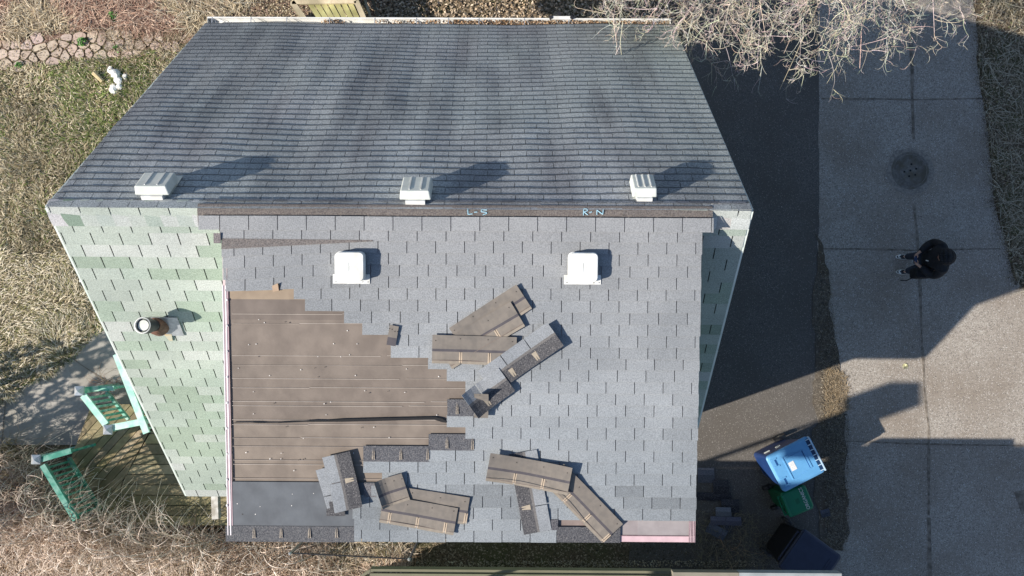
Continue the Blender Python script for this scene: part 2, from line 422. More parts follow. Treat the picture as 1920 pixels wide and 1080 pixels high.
for c in voronoi_cells(path_poly, 0.235):
    # round the corners by cutting them
    r = []
    for k in range(len(c)):
        a, b, d = Vector(c[k - 1]), Vector(c[k]), Vector(c[(k + 1) % len(c)])
        r += [b.lerp(a, .22), b.lerp(d, .22)]
    z = 0.022 + random.uniform(0, .01); g = random.uniform(.82, 1.12); cc = (g, g * random.uniform(.95, 1.03), g * random.uniform(.93, 1.04))
    pb.face([(q.x, q.y, z) for q in r], cc)
    for k in range(len(r)):
        a, b = r[k], r[(k + 1) % len(r)]
        pb.face([(a.x, a.y, 0), (b.x, b.y, 0), (b.x, b.y, z), (a.x, a.y, z)], cc)
tag(pb.build('stone_path', M['stone']), kind='structure')

# ------------------------------------------------------------------ the house
house = empty('house')
tag(house, 'steep gabled house with mint green and dark shingles and a partly stripped grey dormer roof', 'house')
ZR = 7.93
rl = P(87, 388, ZR); rr = P(1409, 394, ZR)
XL, XR, YR = rl.x, rr.x, (rl.y + rr.y) / 2
def hit_x(u, v, X):
    d = ray(u, v); t = X / d[0]; return CAMP + d * t
a = hit_x(385, 46, XL); b = hit_x(1262, 50, XR)
YT, ZT = (a[1] + b[1]) / 2, (a[2] + b[2]) / 2
c = hit_x(350, 930, XL); YB, ZB = c[1], c[2]
print('house', XL, XR, YR, 'top eave', YT, ZT, 'low eave', YB, ZB, 'left/right top', a, b)
def slope_frame(Y0, Z0):
    """frame of a slope: s runs up from the eave to the ridge, n points outward"""
    es = Vector((0, YR - Y0, ZR - Z0)); Ls = es.length; es.normalize()
    n = Vector((1, 0, 0)).cross(es)
    if n.z < 0: n = -n
    return Vector((0, Y0, Z0)), es, n, Ls
T0, TE, TN, TL = slope_frame(YT, ZT)
B0, BE, BN, BL = slope_frame(YB, ZB)
print('slope lengths', TL, BL, 'pitch', math.degrees(math.atan2(ZR - ZT, YT - YR)), math.degrees(math.atan2(ZR - ZB, YR - YB)))

def tabs(mb, frame, x0, x1, s0, s1, off, tw, col_f, th=0.006, slot=0.007, warp=None, skip=None, lift=0.0, jit=0.0, butt_shade=0.0):
    """one row of shingle tabs between x0 and x1, butt edge at s0"""
    O, E, N = frame
    k = math.floor((x0 - off) / tw)
    while off + k * tw < x1:
        a = max(x0, off + k * tw + slot / 2); b = min(x1, off + (k + 1) * tw - slot / 2); k += 1
        if b - a < .012: continue
        if skip and skip((a + b) / 2, s0): continue
        cc = col_f((a + b) / 2, s0)
        if cc is None: continue
        js = random.uniform(-jit, jit); tl = random.uniform(0, jit) * .5
        n = 2; xs = [a + (b - a) * i / n for i in range(n + 1)]
        top = []; bot = []; und = []
        for x in xs:
            w0 = warp(x, s0) if warp else (0, 0); w1 = warp(x, s1) if warp else (0, 0)
            q = O + E * (s0 + js + w0[0]) + N * (w0[1] + lift); q.x = x
            r = O + E * (s1 + w1[0]) + N * (w1[1] + lift); r.x = x
            bot.append(q + N * (2 * th + tl)); und.append(q + N * 0.0005); top.append(r + N * th * .6)
        for i in range(n):
            if butt_shade:  # dark strip painted along the butt to thicken the course's shadow line
                b0, b1 = bot[i].lerp(top[i], butt_shade), bot[i + 1].lerp(top[i + 1], butt_shade)
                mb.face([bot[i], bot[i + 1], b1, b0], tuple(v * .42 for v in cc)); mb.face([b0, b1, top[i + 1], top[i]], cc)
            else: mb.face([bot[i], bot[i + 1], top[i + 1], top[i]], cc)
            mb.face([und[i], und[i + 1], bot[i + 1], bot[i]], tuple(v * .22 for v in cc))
        mb.face([und[0], bot[0], top[0]], cc); mb.face([bot[-1], und[-1], top[-1]], cc)

def lerp3(a, b, t): return tuple(a[i] * (1 - t) + b[i] * t for i in range(3))

# --- far slope (dark, grazing light), rows ~127 mm, with the sag the photograph shows
def warp_far(x, s):
    h = (vn1(x + 20, s + 5, 31, .8) - .5) * .034 + (vn1(x + 20, s * 1.0 + 5, 32, 2.2) - .5) * .012
    # dip near the rake and near the ridge
    h += .0028 * math.sin(x * 2 * math.pi / .61 + 1.3 * vn1(x, s + 5, 37, .5)) * (.4 + vn1(x + 20, s + 4, 38, .5)) + .05 * (vn1(x + 20, s + 4, 39, .42) - .5)
    h *= max(0, min(1, (TL - s - .02) / .6))
    return ((vn1(x + 20, s + 9, 33, .7) - .5) * .035, h)
def stain_far(x, s):
    t = vn1(x + 20, s * .25 + 3, 41, 1.5); u = vn1(x + 20, s * .5 + 3, 42, .6)
    g = .275 + .03 * t + .03 * u
    g *= .92 + .25 * (s / TL)
    tone = vn1(x + 20, s + 3, 43, 1.0)
    right = max(0, min(1, (x - .3) / 2.5)) * (1 - s / TL)
    c = lerp3((.97, 1.0, 1.02), (.93, 1.01, 1.0), tone); c = lerp3(c, (.98, 1.10, .92), right * .8)
    j = random.uniform(.95, 1.05)
    if random.random() < .03: j *= 1.12
    return tuple(v * g * j for v in c)
NR = 39; e = TL / NR
mb = MB(); fr = (T0, TE, TN)
off = rl.x + .1
for r in range(NR):
    tabs(mb, fr, XL, XR, r * e, (r + 1) * e + .012, off + (r % 2) * .152 + random.uniform(-.006, .006) + .004 * r, .3048, stain_far, th=.0115, slot=.0065, warp=warp_far, jit=.005, butt_shade=.13)  # last argument paints the shadow line darker along each butt
roof = mb.build('roof', M['slope'], house)
roof['label'] = 'steep dark weathered shingle slope with damp streaks'
# deck under the far slope
def slope_deck(mb, O, E, N, x0, x1, s0, s1, h=-.012, t=.05, c=(.05, .05, .05)):
    p = []
    for hh in (h, h - t):
        for (x, s) in ((x0, s0), (x1, s0), (x1, s1), (x0, s1)):
            q = O + E * s + N * hh; p.append((x, q.y, q.z))
    b = len(mb.v); mb.v += p
    for f in ((0, 1, 2, 3), (7, 6, 5, 4), (0, 4, 5, 1), (1, 5, 6, 2), (2, 6, 7, 3), (3, 7, 4, 0)):
        mb.f.append(tuple(b + i for i in f)); mb.c.append(c); mb.m.append(0)
mb = MB(); slope_deck(mb, T0, TE, TN, XL + .005, XR - .005, .01, TL - .06, h=-.065)
mb.build('roof_deck', M['plain'], roof)

# --- near slope (mint green), visible left of the dormer and in a strip on the right
# dormer plane first
rt = Vector((0, YR, ZR + 0.01))
ZDB = HC - 8.86
dl = P(425, 1012, ZDB); dr = P(1303, 1015, ZDB)
YD = (dl.y + dr.y) / 2
DE = (Vector((0, YR, ZR + .02)) - Vector((0, YD, ZDB))); DL = DE.length; DE.normalize()
DN = Vector((1, 0, 0)).cross(DE); DN = DN if DN.z > 0 else -DN
D0 = Vector((0, YD, ZDB))
def Q(u, v, h=0.0):
    return Vector(ray_plane(u, v, np.array(D0 + DN * h), np.array(DN)))
def QS(u, v, h=0.0):
    """(x, s) on the dormer plane for a photo pixel"""
    q = Q(u, v, h); return q.x, (q - D0).dot(DE)
XD0 = (QS(415, 440)[0] + QS(425, 1008)[0]) / 2; XD1 = (QS(1315, 440)[0] + QS(1303, 1010)[0]) / 2
print('dormer', XD0, QS(415, 440)[0], QS(425, 1008)[0], XD1, QS(1315, 440)[0], QS(1303, 1010)[0], 'len', DL, 'YD', YD, 'ZD', ZDB)

MINT = [(.355, .41, .355), (.40, .44, .395), (.315, .38, .31), (.29, .352, .282), (.455, .475, .45), (.375, .415, .372)]
_tone = {}
def mint_col(x, s):
    k = (round(s, 2), int(math.floor(x / .55 + s * 3.7)))
    if k not in _tone: _tone[k] = random.choices(MINT, (4, 3.4, 3.8, 2.6, 3.0, 4))[0]
    c = _tone[k]; c = lerp3(c, (.375, .415, .375), .10)
    j = random.uniform(.95, 1.05)
    return tuple(v * j for v in c)
NB = 32; e = BL / NB
mb = MB(); fr = (B0, BE, BN)
def warp_near(x, s): return ((vn1(x + 20, s + 9, 35, .7) - .5) * .012, (vn1(x + 20, s + 5, 36, .8) - .5) * .012)
for r in range(NB):
    o2 = XL + .18 + (r % 2) * .16
    yr_ = (B0 + BE * (r * e)).y
    for (x0, x1) in (((XL, XR),) if yr_ < YD + .12 else ((XL, XD0 + .30), (XD1 - .30, XR))):
        tabs(mb, fr, x0, x1, r * e, (r + 1) * e + .01, o2, .318, mint_col, th=.0038, slot=.012, warp=warp_near, jit=.003)
near = mb.build('roof', M['shingle'], house)
near['label'] = 'mint green patchwork shingle slope'
mb = MB(); slope_deck(mb, B0, BE, BN, XL + .005, XR - .005, .01, BL - .03, c=(.03, .035, .03))
mb.build('roof_deck', M['plain'], near)

# rake and eave trim
tr = MB()
for X, sg in ((XL, -1), (XR, 1)):
    for O, E, N, L_ in ((T0, TE, TN, TL), (B0, BE, BN, BL)):
        a = O + E * 0.0 - N * .075; b = O + E * (L_ - .02) - N * .075
        a.x = b.x = X + sg * .013
        tr.bar(a, b, .024, .15, up=N)
a = B0 - BN * .07; tr.bar((XL, a.y - .012, a.z), (XR, a.y - .012, a.z), .02, .13)
tr.build('rake_board', mat('pale painted trim', (.55, .62, .58), (.66, .70, .66), 8, rough=.6), house)

# ridge cap: bent over the ridge
def ridge_prof(hl, hr, n=5, lift=.02, lowE=None):
    """profile points across the ridge from the low side to the far side"""
    E1 = BE if lowE is None else lowE
    pts = []
    top = Vector((0, YR, ZR + .01))
    p0 = top - E1 * hl; p2 = top - TE * hr
    for i in range(2 * n + 1):
        t = i / (2 * n)
        q = p0 * (1 - t) ** 2 + top * 2 * t * (1 - t) + p2 * t ** 2
        pts.append(Vector((0, q.y, q.z + lift + .008)))
    return pts
cap = MB()
def cap_piece(x0, x1, c, lift, hl=.265, hr=.15, lowE=None, m=0, curve=0.0):
    pr0 = ridge_prof(hl, hr, lift=lift, lowE=lowE); pr1 = ridge_prof(hl, hr, lift=lift - .008, lowE=lowE)
    n = len(pr0)
    for i in range(n - 1):
        k = lambda i_: curve * (1 - ((i_ / (n - 1)) * 2 - 1) ** 2)
        A = pr0[i]; B_ = pr0[i + 1]; C_ = pr1[i + 1]; D_ = pr1[i]
        cap.face([(x0 - k(i), A.y, A.z), (x0 - k(i + 1), B_.y, B_.z), (x1, C_.y, C_.z), (x1, D_.y, D_.z)], c, m)
        cap.face([(x0 - k(i), A.y, A.z - .012), (x0 - k(i + 1), B_.y, B_.z - .012), (x0 - k(i + 1), B_.y, B_.z), (x0 - k(i), A.y, A.z)], tuple(v * .6 for v in c), m)
xc = P(372, 398, ZR).x; xe = P(1336, 398, ZR).x
x = XL - .01; capcols = [(.46, .45, .46), (.20, .26, .21), (.40, .43, .40), (.37, .41, .38), (.44, .46, .44), (.40, .43, .40), (.33, .38, .34), (.44, .46, .44), (.38, .42, .39), (.48, .49, .49)]
i = 0
while x < xc - .02:
    w = min(.1715, xc - x); cap_piece(x, x + w + .02, capcols[i % len(capcols)], .018, curve=.05 if i == 1 else .012); x += w; i += 1
cap.build('ridge_cap', M['shingle'], house); cap = MB()
cap_piece(xe, xe + .08, (.62, .62, .60), .022, lowE=None)
cap_piece(xe + .075, xe + .24, (.47, .45, .43), .020); cap_piece(xe + .22, XR + .012, (.52, .54, .52), .018)
cap.build('ridge_cap', M['shingle'], house)
cap = MB()
capE = (BE * .35 + DE * .65).normalized()
x = xc; i = 0
while x < xe - .02:
    w = min(.9, xe - x); cap_piece(x - .01, x + w + .004, (.15, .135, .125) if i % 2 else (.165, .148, .137), .022, hl=.245, hr=.07, lowE=capE); x += w; i += 1
capo = cap.build('ridge_underlay', M['shingle_dark'], house)
capo['label'] = 'dark exposed ridge strip with chalk letters'
# pale scuffed row of nail lines on the far side of the ridge
rw = MB()
x = xc + .05
while x < XR - .1:
    q = Vector((0, YR, ZR)) - TE * .085 + TN * .030
    w = random.uniform(.13, .16)
    q2 = q - TE * .045
    g = random.uniform(.16, .26)
    rw.face([(x, q.y, q.z), (x, q2.y, q2.z), (x + w - .008, q2.y, q2.z), (x + w - .008, q.y, q.z)], (g, g * 1.05, g * 1.12)); x += w
rw.build('ridge_cut_edge', M['slope'], house)

# chalk letters on the ridge strip
chalk = MB()
def on_ridge(u, v): 
    # point on the ridge cap surface by marching the profile
    pr = ridge_prof(.245, .07, lift=.022, lowE=capE, n=10)
    best = None
    d = ray(u, v)
    for k in range(len(pr) - 1):
        A, B_ = pr[k], pr[k + 1]; nn = Vector((1, 0, 0)).cross(B_ - A).normalized()
        if nn.z < 0: nn = -nn
        h = ray_plane(u, v, np.array(A), np.array(nn))
        if min(A.y, B_.y) - 1e-4 <= h[1] <= max(A.y, B_.y) + 1e-4: best = Vector(h) + nn * .004
    return best
strokes = [[(877, 391), (877.5, 402)], [(877.5, 402), (886, 401)], [(889, 398), (895, 397.5)],
           [(913, 394), (903, 393), (902, 397), (911, 398), (913, 400), (905, 403)],
           [(1094, 404), (1094, 392), (1100, 392), (1102, 395), (1095, 397.5), (1102, 403)], [(1105, 399), (1110, 397)],
           [(1119, 403), (1119, 394), (1130, 402), (1131, 393)]]
chm = mat('pale blue chalk', (.28, .50, .62), (.38, .58, .68), 60, rough=.95)
for grp in (strokes[0:2], strokes[2:3], strokes[3:4], strokes[4:5], strokes[5:6], strokes[6:7]):
    chalk = MB()
    for st in grp:
        for k in range(len(st) - 1):
            n = 3
            for j in range(n):
                a = on_ridge(st[k][0] + (st[k + 1][0] - st[k][0]) * j / n, st[k][1] + (st[k + 1][1] - st[k][1]) * j / n)
                b = on_ridge(st[k][0] + (st[k + 1][0] - st[k][0]) * (j + 1) / n, st[k][1] + (st[k + 1][1] - st[k][1]) * (j + 1) / n)
                if a and b: chalk.bar(a, b, .009, .002, up=(0, -.5, 1))
    if chalk.v: chalk.build('chalk_letter', chm, house)

# --- dormer
dormer = empty('dormer', parent=house)
XI0, XI1 = XD0 + .16, XD1 - .16
wm = MB()
zlow = ZB - .2
def green_z(y): return ZB + (ZR - ZB) * (y - YB) / (YR - YB)
yf = YD + .22
for X in (XI0, XI1):
    wm.face([(X, yf, green_z(yf) - .05), (X, YR - .05, ZR - .2), (X, YR - .3, ZR - .1), (X, yf, ZDB - .02)])
wm.face([(XI0, yf, green_z(yf) - .05), (XI1, yf, green_z(yf) - .05), (XI1, yf, ZDB - .03), (XI0, yf, ZDB - .03)])
wm.build('dormer_wall', M['mint'], dormer, solid=.03)
for (x0, x1) in ((XI0 + .6, XI0 + 1.6), (XI1 - 1.6, XI1 - .6)):
    fm = MB(); z0, z1 = green_z(yf) + .95, ZDB - .35
    if z1 - z0 > .3:
        for (p, q) in (((x0, z0), (x1, z0)), ((x0, z1), (x1, z1)), ((x0, z0), (x0, z1)), ((x1, z0), (x1, z1)), (((x0 + x1) / 2, z0), ((x0 + x1) / 2, z1))):
            fm.bar((p[0], yf - .05, p[1]), (q[0], yf - .05, q[1]), .05, .06)
        w = fm.build('window', M['white'], dormer)
        gm = MB(); gm.box(x0, x1, yf - .045, yf - .038, z0, z1); gm.build('pane', M['glass'], w)

dk = MB(); slope_deck(dk, D0, DE, DN, XD0 + .01, XD1 - .004, .012, DL - .12, h=-.004, t=.12, c=(.62, .50, .50))
dk.build('dormer_fascia', M['plain'], dormer)
# felt: brown sheets lapped from the bottom up
def plate(mb, u0, v0, u1, v1, c, h, t=.003, jag=0.0):
    """a flat rectangular sheet on the dormer, given by photo pixels of its corners"""
    x0, sA = QS(u0, (v0 + v1) / 2); x1, _ = QS(u1, (v0 + v1) / 2); s1 = QS((u0 + u1) / 2, v0)[1]; s0 = QS((u0 + u1) / 2, v1)[1]
    top = []; 
    for (x, s) in ((x0, s0), (x1, s0), (x1, s1), (x0, s1)):
        q = D0 + DE * s + DN * (h + t); q.x = x; top.append(q)
    bot = [q - DN * t for q in top]
    mb.face(top, c)
    for k in range(4):
        mb.face([bot[k], bot[(k + 1) % 4], top[(k + 1) % 4], top[k]], tuple(v * .5 for v in c))
felt = MB()
BR = [(.198, .166, .142), (.184, .154, .132), (.212, .178, .150), (.192, .162, .139), (.218, .182, .152)]
laps = [(533, 560, (.36, .285, .215)), (556, 592, (.205, .165, .145))]
edges = [589, 607, 640, 675, 710, 727, 753, 761, 790, 821, 837, 863, 871, 897, 906]
felt_rows = [(530, 562, (.31, .245, .18)), (556, 600, (.17, .142, .124)), (594, 679, BR[0]), (672, 712, BR[3]), (706, 795, BR[1]), (788, 842, BR[2]), (836, 906, BR[4])]
for k, (v0, v1, c) in enumerate(reversed(felt_rows)):
    plate(felt, 430, v0, 905, v1, c, .0005 + .0014 * k, .0012)
plate(felt, 431, 903, 730, 990, (.112, .124, .140), .0155, .003)
plate(felt, 1040, 968, 1168, 1000, (.24, .195, .18), .002, .003)
plate(felt, 1160, 968, 1303.5, 1005, (.28, .25, .255), .006, .003)
plate(felt, 1195, 975, 1303, 1004.6, (.30, .275, .28), .0092, .002)
feltn = len(felt_rows) * .0014 + .0015
for v in (589, 607, 667, 685, 710, 727, 753, 761, 787, 796, 821, 837, 863, 871, 897):
    x = 436
    while x < 900:
        seg = random.uniform(90, 380)
        plate(felt, x, v - .42, min(900, x + seg), v + .42, (.42, .375, .335) if random.random() < .8 else (.3, .26, .23), feltn, .0012); x += seg + random.choice((0, 0, 12))
for k in range(90):
    u = random.uniform(438, 900); v = random.choice((575, 602, 622, 645, 667, 690, 706, 722, 735, 755, 775, 800, 820, 848, 862, 880, 896, 925, 946, 965)) + random.uniform(-3, 3)
    if v > 905 and u > 650: continue
    d = random.uniform(.55, .95)
    hh = feltn + .002 if v < 900 else .019
    plate(felt, u - d, v - d, u + d, v + d, (.75, .73, .70) if random.random() < .72 else (.06, .05, .05), hh, .002)
fo = felt.build('roofing_felt', M['felt'], dormer); fo['label'] = 'bare brown felt with pale chalk lines and nail caps'
# torn slit with a curled lip
tear = MB()
pts = [(437, 792.5, .25), (470, 792, .35), (484, 792.5, 1.0), (500, 793, .4), (520, 793, .3), (545, 791.5, .8), (570, 790.3, .7), (590, 789.5, 1.6), (612, 789.6, 1.3), (640, 788.5, 2.4), (700, 787, 2.6), (760, 785.5, 2.4), (815, 784.5, 2.6), (828, 788, 3.5), (838, 792, 1.0)]
for k in range(len(pts) - 1):
    a, b = pts[k], pts[k + 1]
    tear.face([Q(a[0], a[1] + a[2], feltn + .006), Q(b[0], b[1] + b[2], feltn + .006), Q(b[0], b[1] - b[2], feltn + .018), Q(a[0], a[1] - a[2], feltn + .018)])
tear.build('torn_lap', M['black'], dormer, solid=.002)
lip = MB()
lp = [Q(510, 536, .03), Q(521, 531, .045), Q(523, 545, .03), Q(512, 547, .02)]
lip.face(lp, (.34, .25, .18)); lip.face([Q(521, 531, .045), Q(526, 536, .02), Q(524, 545, .02), Q(523, 545, .03)], (.10, .07, .05))
lip.build('torn_flap', M['felt'], dormer, solid=.003)

# drip edge
de = MB()
for (u0, u1, c) in ((423.0, 424.6, (.80, .74, .76)), (424.6, 428.2, (.46, .36, .38)), (428.2, 430.0, (.86, .80, .82)), (430.0, 433.2, (.42, .31, .33))):
    x0 = QS(u0 + .0, 760)[0]; x1 = QS(u1, 760)[0]
    sA = QS(428, 1002)[1]; sB = QS(428, 535)[1]
    q = []
    for (x, s) in ((x0, sA), (x1, sA), (x1, sB), (x0, sB)):
        p = D0 + DE * s + DN * (.022 + (.004 if c[0] > .6 else 0)); p.x = x; q.append(p)
    de.face(q, c)
for k in range(9):
    plate(de, 425.5, 560 + k * 48, 428.5, 564 + k * 48, (.92, .90, .90), .028, .003)
de.build('drip_edge', M['plain'], dormer, solid=.002); de = MB()
plate(de, 1163, 1003.5, 1303.5, 1015.5, (.60, .42, .45), .012, .004)
plate(de, 1163, 1003.2, 1303.5, 1004.6, (.38, .25, .27), .016, .002)
for k in range(5): plate(de, 1291 + k * 2.6, 975, 1292.6 + k * 2.6, 1015, (.70, .52, .54) if k % 2 else (.52, .36, .39), .0165 , .003)
de.build('drip_edge', M['plain'], dormer, solid=.002)

# grey tabs, row by row as they lie in the photograph: (bottom v, joint u, start u, end u)
ROWS = [(433.5, 845.7, 374, 1337), (452.5, 836.7, 414, None), (475, 817.3, 417, None), (497, 836.7, 419, None), (518.5, 803.3, 420, None), (540.5, 783, 424, None),
        (562, 764, 552, None), (584.5, 784, 573, None), (606.5, 751, 646, None), (628, 785, 680, None), (650, 766.7, 733, None), (671, 786, 733, None),
        (692, 1012.7, 803, None), (714, 890, 838, None), (736, 975.7, 873, None), (757.5, 994, 889, None), (779, 959.3, 889, None), (800, 941.7, 838, None),
        (822, 923.7, 873, None), (843, 941.3, 889, None), (864, 907.3, 804, None), (886, 890, 682, None), (907.5, 871, 717, None), (929, 889, 697, None),
        (950.5, 957.7, 676, None), (972, 940.7, 662, None), (993, 923.3, 665, 1044), (1014.5, 888.7, 665, 1043)]
BLOT = [(930, 925, 60, 22, .42), (870, 945, 30, 25, .3), (980, 950, 50, 30, .32), (1190, 925, 45, 16, .38), (1260, 940, 60, 18, .30), (1150, 955, 55, 10, .3), (740, 985, 60, 20, .22), (700, 955, 35, 30, .3),
        (655, 525, 45, 9, .25), (1092, 537, 50, 10, .25), (1280, 800, 15, 60, .12), (1265, 960, 40, 20, .2), (820, 1000, 200, 10, .12), (1225, 860, 14, 8, .3), (1240, 690, 10, 8, .25), (1265, 600, 10, 6, .25), (650, 470, 60, 6, .12)]
def grey_col(u, v):
    g = .285 + .045 * vn1(u * .004 + 3, v * .012 + 7, 51, 1.0)
    for (bu, bv, su, sv, k) in BLOT:
        g *= 1 - k * math.exp(-((u - bu) / su) ** 2 - ((v - bv) / sv) ** 2)
    g = g ** .8 * (.29 ** .2); g *= random.uniform(.95, 1.05)
    lo = max(0, min(1, (v - 430) / 450))
    c = lerp3((.98, .995, 1.02), (.93, 1.0, 1.06), lo)
    return tuple(g * q for q in c)
sh = MB(); frD = (D0, DE, DN)
tops = [QS(870, r[0])[1] for r in ROWS]
for k, (v, ju, su, eu) in enumerate(ROWS):
    s0 = tops[k]; s1 = tops[k - 1] if k else QS(870, 408)[1]
    x0 = QS(su, v - 10)[0]; x1 = QS(eu, v - 10)[0] if eu else XD1 + random.uniform(-.006, .006)
    jx = QS(ju, v - 10)[0]
    if 2 <= k <= 5: x0 = QS(su, v - 5)[0]
    def cf(x, s, v=v):
        uu = (x - XD0) / (XD1 - XD0) * 890 + 420
        return grey_col(uu, v - 10)
    def wp(x, s, k=k, v=v):
        sag = -.050 * max(0, 1 - (x - XD0) / 1.25) if 2 <= k <= 5 else 0.0
        return (sag + (vn1(x + 10, s + 7, 53, .9) - .5) * .010, (vn1(x + 10, s + 7, 54, 1.1) - .5) * .006 + .018)
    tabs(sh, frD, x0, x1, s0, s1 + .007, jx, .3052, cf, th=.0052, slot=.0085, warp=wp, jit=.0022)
gt = sh.build('shingles', M['shingle'], dormer)
# exposed dark headlaps where tabs are gone
def hbuild(): 
    o = hd.build('exposed_headlap', M['shingle_dark'], dormer); return o
hd = MB()
def smear(mb, u, v, w=4.0, hgt=22, h=.034, c=(.34, .30, .25)):
    for (du, ww, f) in ((-1.6, .30, 1.0), (1.6, .30, .9), (0, .22, .55)):
        a = Q(u + du - w * ww, v + hgt / 2, h); b = Q(u + du + w * ww, v + hgt / 2, h); t = Q(u + du * .5, v - hgt / 2, h); 
        mb.face([a, b, Q(u + du + w * ww * .5, v - hgt * .1, h), t, Q(u + du - w * ww * .5, v - hgt * .1, h)], tuple(x * f for x in c) if du else (.07, .065, .06))
DK = (.105, .108, .118)
plate(hd, 839, 748, 890, 779.5, DK, .020, .004); smear(hd, 857, 766)
hbuild(); hd = MB()
plate(hd, 804, 813, 890, 843.5, DK, .0195, .004); smear(hd, 838, 830); smear(hd, 886, 832)
hbuild(); hd = MB()
plate(hd, 682, 835, 805, 864.5, DK, .0210, .004); smear(hd, 700, 851); smear(hd, 751.5, 851); smear(hd, 802, 851)
hbuild(); hd = MB()
plate(hd, 424.5, 985, 665, 1014.5, (.105, .108, .115), .0200, .004)
for u in (476, 527, 580, 631): smear(hd, u, 999, 5, 20)
hbuild(); hd = MB()
plate(hd, 683, 905, 706, 931, (.15, .15, .16), .0200, .003)
hbuild(); hd = MB()
plate(hd, 1044, 986.5, 1162.5, 1015.5, (.088, .09, .098), .024, .005)
hbuild(); hd = MB()
plate(hd, 1028, 972, 1046, 992, (.10, .10, .11), .030, .003)
hbuild(); hd = MB()
plate(hd, 403, 437, 416, 456, (.20, .18, .18), .03, .01)
hbuild(); hd = MB()
ha, hb_, hc, hd_ = QS(417, 447), QS(417, 467), QS(700, 452.5), QS(700, 450)
q = []
for (x, s) in (hb_, hc, hd_, ha):
    p = D0 + DE * s + DN * .030; p.x = x; q.append(p)
hd.face(q, (.165, .150, .142))
ho = hd.build('exposed_headlap', M['shingle_dark'], dormer); ho['label'] = 'long dark wedge where the courses have slipped apart'

# --- gutter along the far eave
g = MB(); gy0 = YT + .01; gz = ZT - .04
gu0 = XL + .02; gu1 = XR - .03
prof = [(gy0, gz), (gy0 + .005, gz - .10), (gy0 + .10, gz - .10), (gy0 + .125, gz - .05), (gy0 + .128, gz + .012), (gy0 + .105, gz + .014)]
for k in range(len(prof) - 1):
    a, b = prof[k], prof[k + 1]
    g.face([(gu0, a[0], a[1]), (gu1, a[0], a[1]), (gu1, b[0], b[1]), (gu0, b[0], b[1])])
for X in (gu0, gu1): g.face([(X, p[0], p[1]) for p in prof])
gut = g.build('gutter', M['gutter'], house, solid=.004)
for u in (398, 471, 538, 618, 703, 781, 841, 898, 983, 1066, 1150, 1225):
    X = hit_x_at = P(u, 42, gz).x
    h = MB(); h.bar((X, gy0 - .01, gz + .012), (X, gy0 + .12, gz + .02), .012, .004); h.tube([(X, gy0 + .10, gz + .022), (X + .05, gy0 + .075, gz + .016), (X + .085, gy0 + .01, gz + .0)], .004, 5)
    h.build('gutter_hanger', M['steel'], gut)
n = 1500
lx = np.concatenate([rng.uniform(P(840, 42, gz).x, gu1 - .02, 1250), rng.normal(P(620, 42, gz).x, .10, 90), rng.uniform(P(700, 42, gz).x, P(860, 42, gz).x, 160)]); n = len(lx)
lb = np.stack([lx, rng.uniform(gy0 + .01, gy0 + .10, n), rng.uniform(gz - .06, gz - .005, n)], 1)
lo = leaves_np('gutter_leaves', lb, rng.uniform(.03, .06, n), palette(n, [(.30, .20, .12), (.42, .30, .20), (.20, .13, .08), (.5, .4, .3)]), M['leaf'], .6, gut); tag(lo, kind='stuff')

# small lamp clipped beyond the gutter
lamp = MB(); a = P(1033, 37, gz + .02); b = P(1072, 37, gz + .02)
lamp.box(a.x, b.x, a.y + .0, a.y + .055, gz, gz + .04)
lo_ = lamp.build('eave_lamp', M['white'], house, bevel=.005)
for X, dy in ((a.x, .03), (b.x, .03), (a.x * .6 + b.x * .4, .085)):
    lm = MB(); lm.tube([(X, a.y + dy, gz - .02), (X, a.y + dy, gz + .05)], .03, 8); lm.build('lamp_knob', M['blackmetal'], lo_)

# --- house walls under the roof
w = MB(); x0, x1 = XL + .35, XR - .35; ya, yb = YB + .35, YT - .35
za = ZB + (ya - YB) * (ZR - ZB) / (YR - YB) - .12; zb = ZT + (YT - yb) * (ZR - ZT) / (YT - YR) - .12
for X in (x0, x1): w.face([(X, ya, 0), (X, yb, 0), (X, yb, zb), (X, YR, ZR - .15), (X, ya, za)])
w.face([(x0, ya, 0), (x1, ya, 0), (x1, ya, za), (x0, ya, za)]); w.face([(x0, yb, 0), (x1, yb, 0), (x1, yb, zb), (x0, yb, zb)])
w.build('wall', M['mint'], house)
for X, sg in ((x0, -1), (x1, 1)):
    for (y0, y1, z0, z1) in ((.2, 1.2, 1.0, 2.3), (YR - .45, YR + .55, 4.2, 5.5), (2.6, 3.5, 1.0, 2.3)):
        f = MB()
        for (p, q_) in (((y0, z0), (y1, z0)), ((y0, z1), (y1, z1)), ((y0, z0), (y0, z1)), ((y1, z0), (y1, z1)), ((y0, (z0 + z1) / 2), (y1, (z0 + z1) / 2))):
            f.bar((X + sg * .02, p[0], p[1]), (X + sg * .02, q_[0], q_[1]), .07, .07)
        wd = f.build('window', M['white'], house)
        gm = MB(); gm.box(X + sg * .012 - .003, X + sg * .012 + .003, y0, y1, z0, z1); gm.build('pane', M['glass'], wd)
# pale beam end under the low eave and the hood over the gable window
bm = MB(); A = P(404, 915, ZB - .5); B_ = P(406, 972, ZB - .5); bm.bar(A, B_, .105, .12, (1, 1, 1))
bm.build('porch_beam', mat('flaking white beam', (.50, .48, .43), (.66, .64, .60), 14, c3=(.34, .31, .26), scale3=9, rough=.8), house)
bm = MB(); A = P(150, 522, 5.0); bm.box(A.x - .03, A.x + .12, A.y - .05, A.y + .08, 4.9, 4.96); bm.build('window_hood', M['white'], house)

